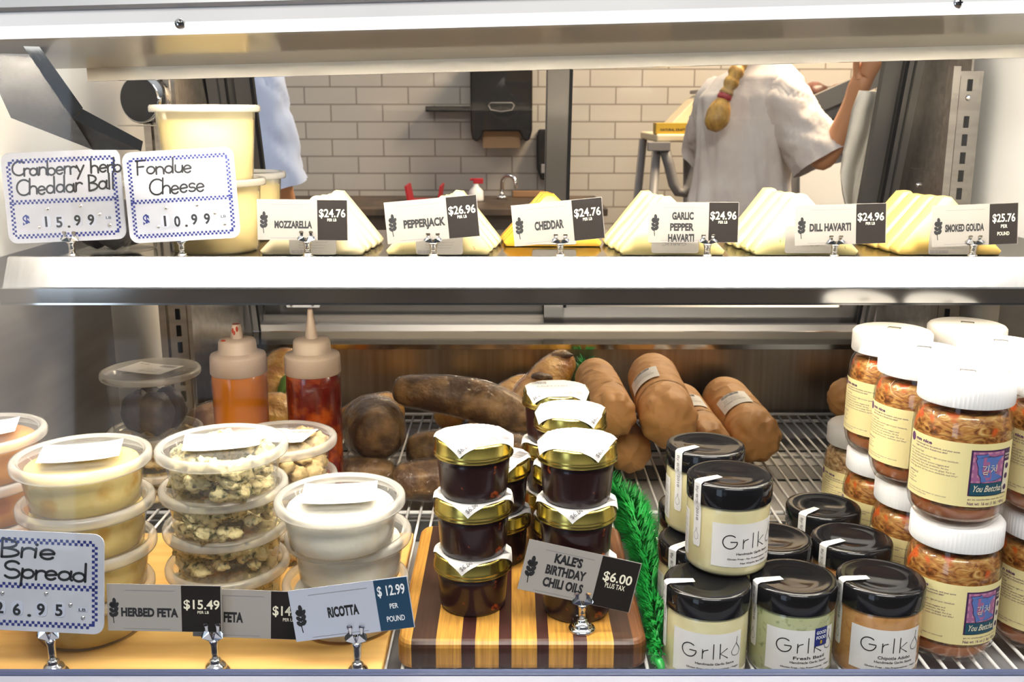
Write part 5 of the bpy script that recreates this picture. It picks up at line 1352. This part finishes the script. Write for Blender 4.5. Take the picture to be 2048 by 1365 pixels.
# things on the counter
b = MB()
x0, x1 = kx(813, 4.3, 1.0), kx(886, 4.3, 1.0); z1 = at(850, 371, 4.25).z
b.prism([(x0, z1), (x0 + .012, CT), (x1 - .012, CT), (x1, z1), (x1 - .008, z1), (x1 - .02, CT + .006), (x0 + .02, CT + .006), (x0 + .008, z1)], lambda u, v, d: (u, d, v), 4.20, 4.40)
tag(b.build('plastic_bin', M['red_pl']), 'shallow red plastic bin on the dark kitchen counter', 'bin')
sp_ = thing('spray_bottle', 'small white spray bottle with a red head on the kitchen counter', 'spray bottle', (kx(952, 4.3, 1.0), 4.3, CT))
b = MB(); b.lathe([(0, 0), (.03, 0), (.032, .01), (.030, .045), (.012, .065), (.012, .075)], 20); b.build('bottle', M['white_lid'], sp_)
b = MB(); b.box(-.012, .030, -.010, .010, .0752, .098); b.box(-.026, -.012, -.006, .006, .088, .098); b.build('trigger_head', M['red_pl'], sp_, .003)
fa = thing('faucet', 'chrome gooseneck faucet over the kitchen counter', 'faucet', (kx(1004, 4.4, 1.0), 4.42, CT))
b = MB(); b.lathe([(0, 0), (.024, 0), (.024, .012), (.014, .02), (0, .02)], 20); b.build('base', M['chrome'], fa)
b = MB(); b.tube([(0, 0, .018)] + [(.03 - .03 * cos(R(a)), -.06 * sin(R(a) / 2), .07 + .035 * sin(R(a))) for a in range(0, 181, 20)] + [(.062, -.06, .05)], .009, 10); b.build('spout', M['chrome'], fa)
b = MB(); b.box(kx(1025, 4.5, 1.0), kx(1094, 4.5, 1.0), 4.50, 4.52, CT, at(1060, 382, 4.5).z)
tag(b.build('wooden_tray', pm('tray_wood', (.28, .15, .07), .5), None, .004), 'upright brown wooden tray at the back of the kitchen counter', 'tray')
# folding step ladder with a cream tray top, holding a box and a scale
ZT = at(1350, 284, 3.85).z
lx = lambda px: kx(px, 3.85, 1.1)
ld_ = thing('step_ladder', 'grey folding step ladder with a cream tray top near the tiled wall', 'step ladder', (lx(1360), 3.9, 0))
X0 = lx(1360)
b = MB(); b.box(lx(1308) - X0, lx(1425) - X0, -.10, .38, ZT, ZT + .03); b.build('tray_top', M['cream_pl'], ld_, .008)
for s_, (xa, xb) in enumerate(((1312, 1272), (1408, 1440))):
    for yy, dy in ((-.06, -.30), (.34, .40)):
        b = MB(); b.tube([(lx(xa) - X0, yy, ZT - .001), (lx(xb) - X0, dy, .0)], .017, 8); b.build('leg', M['grey_pl'], ld_)
b = MB(); q = lambda px, py: (lx(px) - X0, -.085, at(px, py, 3.815).z)
b.tube([q(1322, 288), q(1336, 330), q(1346, 368), q(1356, 384), q(1368, 386), q(1379, 372), q(1390, 335), q(1400, 290)], .020, 8); b.build('u_brace', M['grey_pl'], ld_)
b = MB(); b.box(lx(1296) - X0, lx(1410) - X0, -.28, -.02, .62, .645); b.build('step', M['grey_pl'], ld_, .004)
b = MB(); b.box(lx(1290) - X0, lx(1335) - X0, -.12, -.098, at(1300, 302, 3.8).z, at(1300, 284, 3.8).z); b.build('side_plate', M['grey_pl'], ld_, .003)
bx = thing('cardboard_box', 'flat mustard yellow box lying on the step ladder top', 'box', (lx(1358), 3.86, ZT + .0302))
b = MB(); b.box(-.095, .095, -.04, .04, 0, .040); b.build('carton', M['box_yellow'], bx, .001)
b = MB(); put(b, lambda x, y: (x, -.0406, y), 'NATURAL KRAFT ROLL PAPER', -.078, .085, .011, .009, .03); b.build('lettering', M['ink'], bx)
sc_ = thing('counter_scale', 'cream coloured scale with a slanted face behind the yellow box', 'scale', (lx(1412), 4.07, ZT + .0302))
b = MB(); b.prism([(-.12, 0), (.12, 0), (.12, .15), (.0, .145), (-.03, .125), (-.12, .03)], lambda u, v, d: (u, d, v), -.08, .12); b.build('housing', M['cream_pl'], sc_, .006)
b = MB(); b.box(-.018, .10, -.083, -.0802, .085, .122); b.build('screen', M['paper'], sc_)
b = MB(); b.box(-.012, .125, -.085, .125, .1502, .165); b.build('printer_cover', M['grey_pl'], sc_, .004)
# neighbouring chilled case on the right with brown joints on top
dc = thing('chilled_case', 'second grey chilled case with a slanted frame beyond the worker', 'chilled case', (0, 0, 0))
def slabp(poly, y0, y1):
    bb = MB(); vs = [at(*q_, y0) for q_ in poly] + [Vector((0, y1 - y0, 0)) + at(*q_, y0) for q_ in poly]; n = len(poly)
    bb.add(vs, [tuple(range(n)), tuple(range(2 * n - 1, n - 1, -1))] + [(i, n + i, n + (i + 1) % n, (i + 1) % n) for i in range(n)]); return bb
fl0 = 1100
b = MB(); b.box(1.04, 2.2, 3.9, 4.5, 0, 1.30); b.build('body', M['grey_pl'], dc)
slabp([(1560, 222), (1790, 120), (1790, 160), (1560, 258)], 3.86, 3.899).build('frame_band', M['alu_light'], dc)
slabp([(1625, 262), (1705, 215), (1705, 300), (1610, 330)], 3.88, 3.899).build('dark_window', M['rubber'], dc)
slabp([(1652, 246), (1692, 236), (1690, 248), (1650, 258)], 3.865, 3.879).build('case_lamp', emat('case_lamp', (1, .95, .85), 2.2), dc)
slabp([(1600, 345), (1790, 300), (1790, 600), (1600, 600)], 3.885, 3.899).build('front_panel', M['white_paint'], dc)
for k, (px, py, r_) in enumerate(((1586, 178, .052), (1642, 172, .052), (1700, 166, .052))):
    c = at(px, py, 4.05); bb = MB(); bb.ball((0, 0, 0), (r_, r_, r_ * .72), 18, 12, nz=.15, seed=k)
    o = bb.build('ham_joint', pm('ham', (.16, .05, .03), .4, noise=(14, (.07, .03, .02), .4, .6)) if k == 0 else bpy.data.materials['ham']); o.location = (c.x, 4.12, 1.301 + r_ * .80)
    tag(o, ('dark brown joint nearest the worker on top of the second case', 'large dark brown joint in the middle on the second case', 'dark brown joint furthest along on the second case, near the raised arm')[k], 'meat', 'brown joints on the second case')

# ------------------------------------------------------------------ people
def skin_obj(name, V_, E_, mat, parent, sub=2):
    me = bpy.data.meshes.new(name); me.from_pydata([q_[:3] for q_ in V_], E_, []); me.materials.append(mat)
    o = bpy.data.objects.new(name, me); COL.objects.link(o); o.parent = parent
    sk = o.modifiers.new('skin', 'SKIN'); sk.use_smooth_shade = True
    lay = me.skin_vertices[0] if len(me.skin_vertices) else None
    if lay is None:
        bm = bmesh.new(); bm.from_mesh(me); bm.verts.layers.skin.verify(); bm.to_mesh(me); bm.free(); lay = me.skin_vertices[0]
    for i, q_ in enumerate(V_):
        r_ = q_[3]; lay.data[i].radius = (r_, r_) if not isinstance(r_, tuple) else r_
        lay.data[i].use_root = (i == 0)
    ss = o.modifiers.new('sub', 'SUBSURF'); ss.levels = sub; ss.render_levels = sub
    return o
def person(lab, J, shirt, hairmat, braid=False):
    """J: joint positions in world space"""
    base = Vector((J['pelvis'][0], J['pelvis'][1], 0)); t = thing('person', lab, 'person', base)
    L_ = lambda k: tuple(Vector(J[k]) - base)
    order = [('pelvis', .105), ('waist', .095), ('chest', .115), ('neckb', .060), ('neck', .048), ('jaw', .062), ('skull', .092), ('crown', .075)]
    V_ = [L_(k) + (r_,) for k, r_ in order]; E_ = [(i, i + 1) for i in range(len(order) - 1)]
    for s_ in ('r', 'l'):
        i0 = len(V_)
        V_ += [L_('sh' + s_) + (.055,), L_('el' + s_) + (.040,), L_('wr' + s_) + (.027,), L_('ha' + s_) + (.030,)]
        E_ += [(2, i0), (i0, i0 + 1), (i0 + 1, i0 + 2), (i0 + 2, i0 + 3)]
        w3, h3 = Vector(L_('wr' + s_)), Vector(L_('ha' + s_)); d = (h3 - w3).normalized(); sd3 = d.cross(Vector((0, 1, 0.2))).normalized()
        for k in range(4):
            j0 = len(V_); b0 = h3 + sd3 * ((k - 1.5) * .019); ln = (.030, .036, .034, .026)[k]
            bend = d.cross(sd3) * .012
            V_ += [tuple(b0 + d * .020) + (.009,), tuple(b0 + d * (.02 + ln) + bend) + (.0085,), tuple(b0 + d * (.02 + ln * 1.75) + bend * 2.4) + (.007,)]
            E_ += [(i0 + 3, j0), (j0, j0 + 1), (j0 + 1, j0 + 2)]
        j0 = len(V_); b0 = w3 + d * .03 + sd3 * .032
        V_ += [tuple(b0) + (.011,), tuple(b0 + d * .03 + sd3 * .014) + (.0095,), tuple(b0 + d * .055 + sd3 * .018) + (.008,)]
        E_ += [(i0 + 2, j0), (j0, j0 + 1), (j0 + 1, j0 + 2)]
        i1 = len(V_)
        V_ += [L_('hip' + s_) + (.088,), L_('kn' + s_) + (.056,), L_('an' + s_) + (.036,), L_('to' + s_) + (.032,)]
        E_ += [(0, i1), (i1, i1 + 1), (i1 + 1, i1 + 2), (i1 + 2, i1 + 3)]
    body = skin_obj('body', V_, E_, M['skin'], t, 2)
    # face: nose, eyes, ears
    sk_ = Vector(L_('skull')); fdir = Vector(J['face']).normalized(); rt = fdir.cross(Vector((0, 0, 1))).normalized()
    b_ = MB(); b_.ball(sk_ + fdir * .098 - Vector((0, 0, .030)), (.013, .013, .018), 10, 8)
    b_.ball(sk_ + rt * .092 - Vector((0, 0, .02)), (.010, .016, .028), 10, 8); b_.ball(sk_ - rt * .092 - Vector((0, 0, .02)), (.010, .016, .028), 10, 8)
    b_.build('nose_and_ears', M['skin'], t)
    b_ = MB()
    for s_ in (-1, 1): b_.ball(sk_ + fdir * .090 + rt * (s_ * .032) + Vector((0, 0, .002)), .010, 10, 8)
    b_.build('eyes', M['ink'], t)
    b_ = MB(); b_.ball(sk_ - fdir * .018 + Vector((0, 0, .022)), (.105, .108, .102), 22, 14, nz=.04, seed=3); hr = b_.build('hair', hairmat, t)
    if braid:
        b_ = MB(); P3 = [Vector(q_) - base for q_ in J['braid']]; pts = []; rs = []
        for i in range(len(P3) - 1):
            for k in range(8): pts.append(P3[i].lerp(P3[i + 1], k / 8)); rs.append(.0)
        n = len(pts); 
        for i in range(n): rs[i] = .021 + .007 * abs(sin(i * .75)) - .006 * i / n
        b_.tube(pts, rs, 12); b_.build('braid', hairmat, hr)
        e_ = P3[-1]; b_ = MB(); b_.lathe([(.018, -.010), (.022, -.004), (.022, .004), (.018, .010)], 16); o = b_.build('hair_band', M['red_tie'], hr); o.location = e_; o.rotation_euler = (0, R(20), 0)
        b_ = MB(); tail = Vector(J['tail']) - base
        pts = [e_.lerp(tail, k / 8) for k in range(9)]; b_.tube(pts, [.016, .022, .029, .033, .035, .036, .034, .028, .014], 14, rf=lambda t_, a_: 1 + .16 * noise.noise(Vector((cos(a_) * 2.4, sin(a_) * 2.4, t_ * 3)))); b_.build('ponytail_end', hairmat, hr)
    # shirt: lofted trunk plus short sleeves
    b_ = MB(); rg0 = J['trunk']; vs = []; n = 72; rings = []
    for i in range(len(rg0) - 1):
        for k in range(6): rings.append(tuple(p_ + (q_ - p_) * k / 6 for p_, q_ in zip(rg0[i], rg0[i + 1])))
    rings.append(rg0[-1])
    for (cx, cy, cz, ra, rb) in rings:
        for k in range(n):
            a_ = 2 * pi * k / n; nn = noise.noise(Vector((cos(a_) * 2.2, sin(a_) * 2.2, cz * 5))) + .5 * noise.noise(Vector((cos(a_) * 5, sin(a_) * 5, cz * 3 + 9)))
            fo = noise.noise(Vector((cos(a_ + cz * 1.5) * 3.2, sin(a_ + cz * 1.5) * 3.2, cz * 2.2))); q_ = 1 + .04 * nn - .42 * max(0, .22 - abs(fo)) * min(1, (1.42 - cz) * 6)
            vs.append((cx - base.x + ra * q_ * cos(a_), cy - base.y + rb * q_ * sin(a_), cz))
    fs = [(i * n + k, i * n + (k + 1) % n, (i + 1) * n + (k + 1) % n, (i + 1) * n + k) for i in range(len(rings) - 1) for k in range(n)]
    b_.add(vs, fs, True)
    for s_ in ('r', 'l'):
        S_, E2 = Vector(L_('sh' + s_)), Vector(L_('el' + s_)); inn = Vector(L_('chest')).lerp(S_, .45)
        pts = [inn, S_.lerp(inn, .25)] + [S_.lerp(E2, k / 20 * .92) for k in range(0, 21)]
        r0 = J.get('sleeve', .085)
        b_.tube(pts, [r0 * .9, r0 * 1.0] + [r0 * (1.0 + .008 * k) for k in range(21)], 40, caps=False, rf=lambda t_, a_: 1 + .07 * noise.noise(Vector((cos(a_) * 2, sin(a_) * 2, t_ * 4))) - .55 * max(0, .2 - abs(noise.noise(Vector((cos(a_ + t_ * 3) * 2.2, sin(a_ + t_ * 3) * 2.2, t_ * 2.5))))))
    b_.build('shirt', shirt, t)
    b_ = MB()
    for s_ in ('r', 'l'):
        b_.tube([Vector(L_('pelvis')).lerp(Vector(L_('hip' + s_)), .5) + Vector((0, 0, .05)), L_('hip' + s_), L_('kn' + s_), Vector(L_('an' + s_)) + Vector((0, 0, .02))], [.115, .112, .082, .065], 20)
    b_.build('trousers', M['trousers'], t)
    for s_ in ('r', 'l'):
        b_ = MB(); a_, c_ = Vector(L_('an' + s_)), Vector(L_('to' + s_)); d = (c_ - a_); d.z = 0
        b_.ball(((a_ + c_) / 2).xy.to_3d() + Vector((0, 0, .045)), (.05, .05, .045), 14, 10); b_.tube([(a_.x, a_.y, .045), (c_.x, c_.y, .036)], [.044, .040], 12); b_.build('shoe', M['black_pl'], t)
    return t
A = at
pv = Vector((.73, 3.22, .93))
person('worker in a white short-sleeved shirt seen from behind, blond braid, one arm raised', dict(
    pelvis=pv, waist=pv + Vector((.0, 0, .15)), chest=Vector((.755, 3.20, 1.27)), neckb=Vector((.80, 3.22, 1.40)), neck=Vector((.815, 3.24, 1.46)), jaw=Vector((.83, 3.28, 1.51)), skull=Vector((.835, 3.29, 1.58)), crown=Vector((.835, 3.28, 1.64)), face=(.3, 1, -.1),
    shr=A(1566, 196, 3.14), elr=A(1648, 336, 3.06), wrr=A(1724, 168, 2.98), har=A(1746, 120, 2.96), shl=Vector((.665, 3.30, 1.30)), ell=Vector((.67, 3.50, 1.12)), wrl=Vector((.66, 3.60, 1.16)), hal=Vector((.70, 3.67, 1.19)),
    hipr=pv + Vector((.09, 0, -.04)), knr=pv + Vector((.10, .03, -.46)), anr=pv + Vector((.10, -.01, -.85)), tor=pv + Vector((.12, .16, -.89)), hipl=pv + Vector((-.09, 0, -.04)), knl=pv + Vector((-.10, .03, -.46)), anl=pv + Vector((-.10, -.01, -.85)), tol=pv + Vector((-.10, .16, -.89)),
    braid=[(.80, 3.20, 1.56), A(1482, 120, 3.10), A(1470, 150, 3.06), A(1449, 194, 3.05)], tail=A(1424, 262, 3.05), sleeve=.078,
    trunk=[(.79, 3.22, 1.43, .045, .045), (.785, 3.215, 1.405, .085, .075), (.77, 3.21, 1.37, .135, .105), (.755, 3.21, 1.31, .168, .12), (.742, 3.21, 1.24, .160, .125), (.735, 3.21, 1.15, .152, .125), (.728, 3.21, 1.05, .156, .125), (.725, 3.21, .96, .172, .13), (.725, 3.21, .85, .185, .135)]),
    M['shirt'], M['hair'], True)
pv = Vector((-.775, 2.36, .95))
person('second worker in a pale blue shirt, only a sleeve showing beside the tall tub', dict(
    pelvis=pv, waist=pv + Vector((0, 0, .15)), chest=pv + Vector((0, 0, .36)), neckb=pv + Vector((0, .01, .50)), neck=pv + Vector((0, .02, .56)), jaw=pv + Vector((0, .05, .61)), skull=pv + Vector((0, .06, .68)), crown=pv + Vector((0, .05, .74)), face=(0, 1, 0),
    shr=pv + Vector((.185, 0, .40)), elr=pv + Vector((.215, .05, .13)), wrr=pv + Vector((.19, .27, .06)), har=pv + Vector((.18, .35, .06)), shl=pv + Vector((-.185, 0, .40)), ell=pv + Vector((-.22, .05, .13)), wrl=pv + Vector((-.18, .27, .06)), hal=pv + Vector((-.17, .35, .06)),
    hipr=pv + Vector((.09, 0, -.04)), knr=pv + Vector((.10, .03, -.46)), anr=pv + Vector((.10, -.01, -.87)), tor=pv + Vector((.11, .16, -.91)), hipl=pv + Vector((-.09, 0, -.04)), knl=pv + Vector((-.10, .03, -.46)), anl=pv + Vector((-.10, -.01, -.87)), tol=pv + Vector((-.11, .16, -.91)),
    sleeve=.066, trunk=[(pv.x, pv.y, pv.z + .52, .05, .05), (pv.x, pv.y, pv.z + .49, .10, .08), (pv.x, pv.y, pv.z + .45, .165, .11), (pv.x, pv.y, pv.z + .36, .185, .125), (pv.x, pv.y, pv.z + .2, .165, .12), (pv.x, pv.y, pv.z + .05, .17, .125), (pv.x, pv.y, pv.z - .08, .18, .13)]),
    M['shirt_blue'], M['hair'])
# white cloth hanging just behind the right rear door
b = MB(); rows_ = [(1722, 1756, 182), (1708, 1752, 220), (1699, 1748, 262), (1688, 1740, 305), (1680, 1730, 345), (1684, 1722, 385), (1694, 1714, 430), (1698, 1712, 455)]
vs = []; n = 8
for (xa, xb, y_) in rows_:
    for k in range(n + 1):
        t_ = k / n; 
        Yc = 1.62
        for _i in range(4): pz = at(xa + (xb - xa) * t_, y_, Yc); Yc = 1.66 - (pz.z - ZC + .36) * .287 + .078 + .012 * sin(t_ * 6 + y_ * .012)
        vs.append(pz)
b.add(vs, [(i * (n + 1) + k, i * (n + 1) + k + 1, (i + 1) * (n + 1) + k + 1, (i + 1) * (n + 1) + k) for i in range(len(rows_) - 1) for k in range(n)], True)
hc = b.build('hanging_cloth', M['cloth']); tag(hc, 'white cloth hanging beside the raised forearm inside the right rear door frame', 'cloth')
sm = hc.modifiers.new('thick', 'SOLIDIFY'); sm.thickness = .004
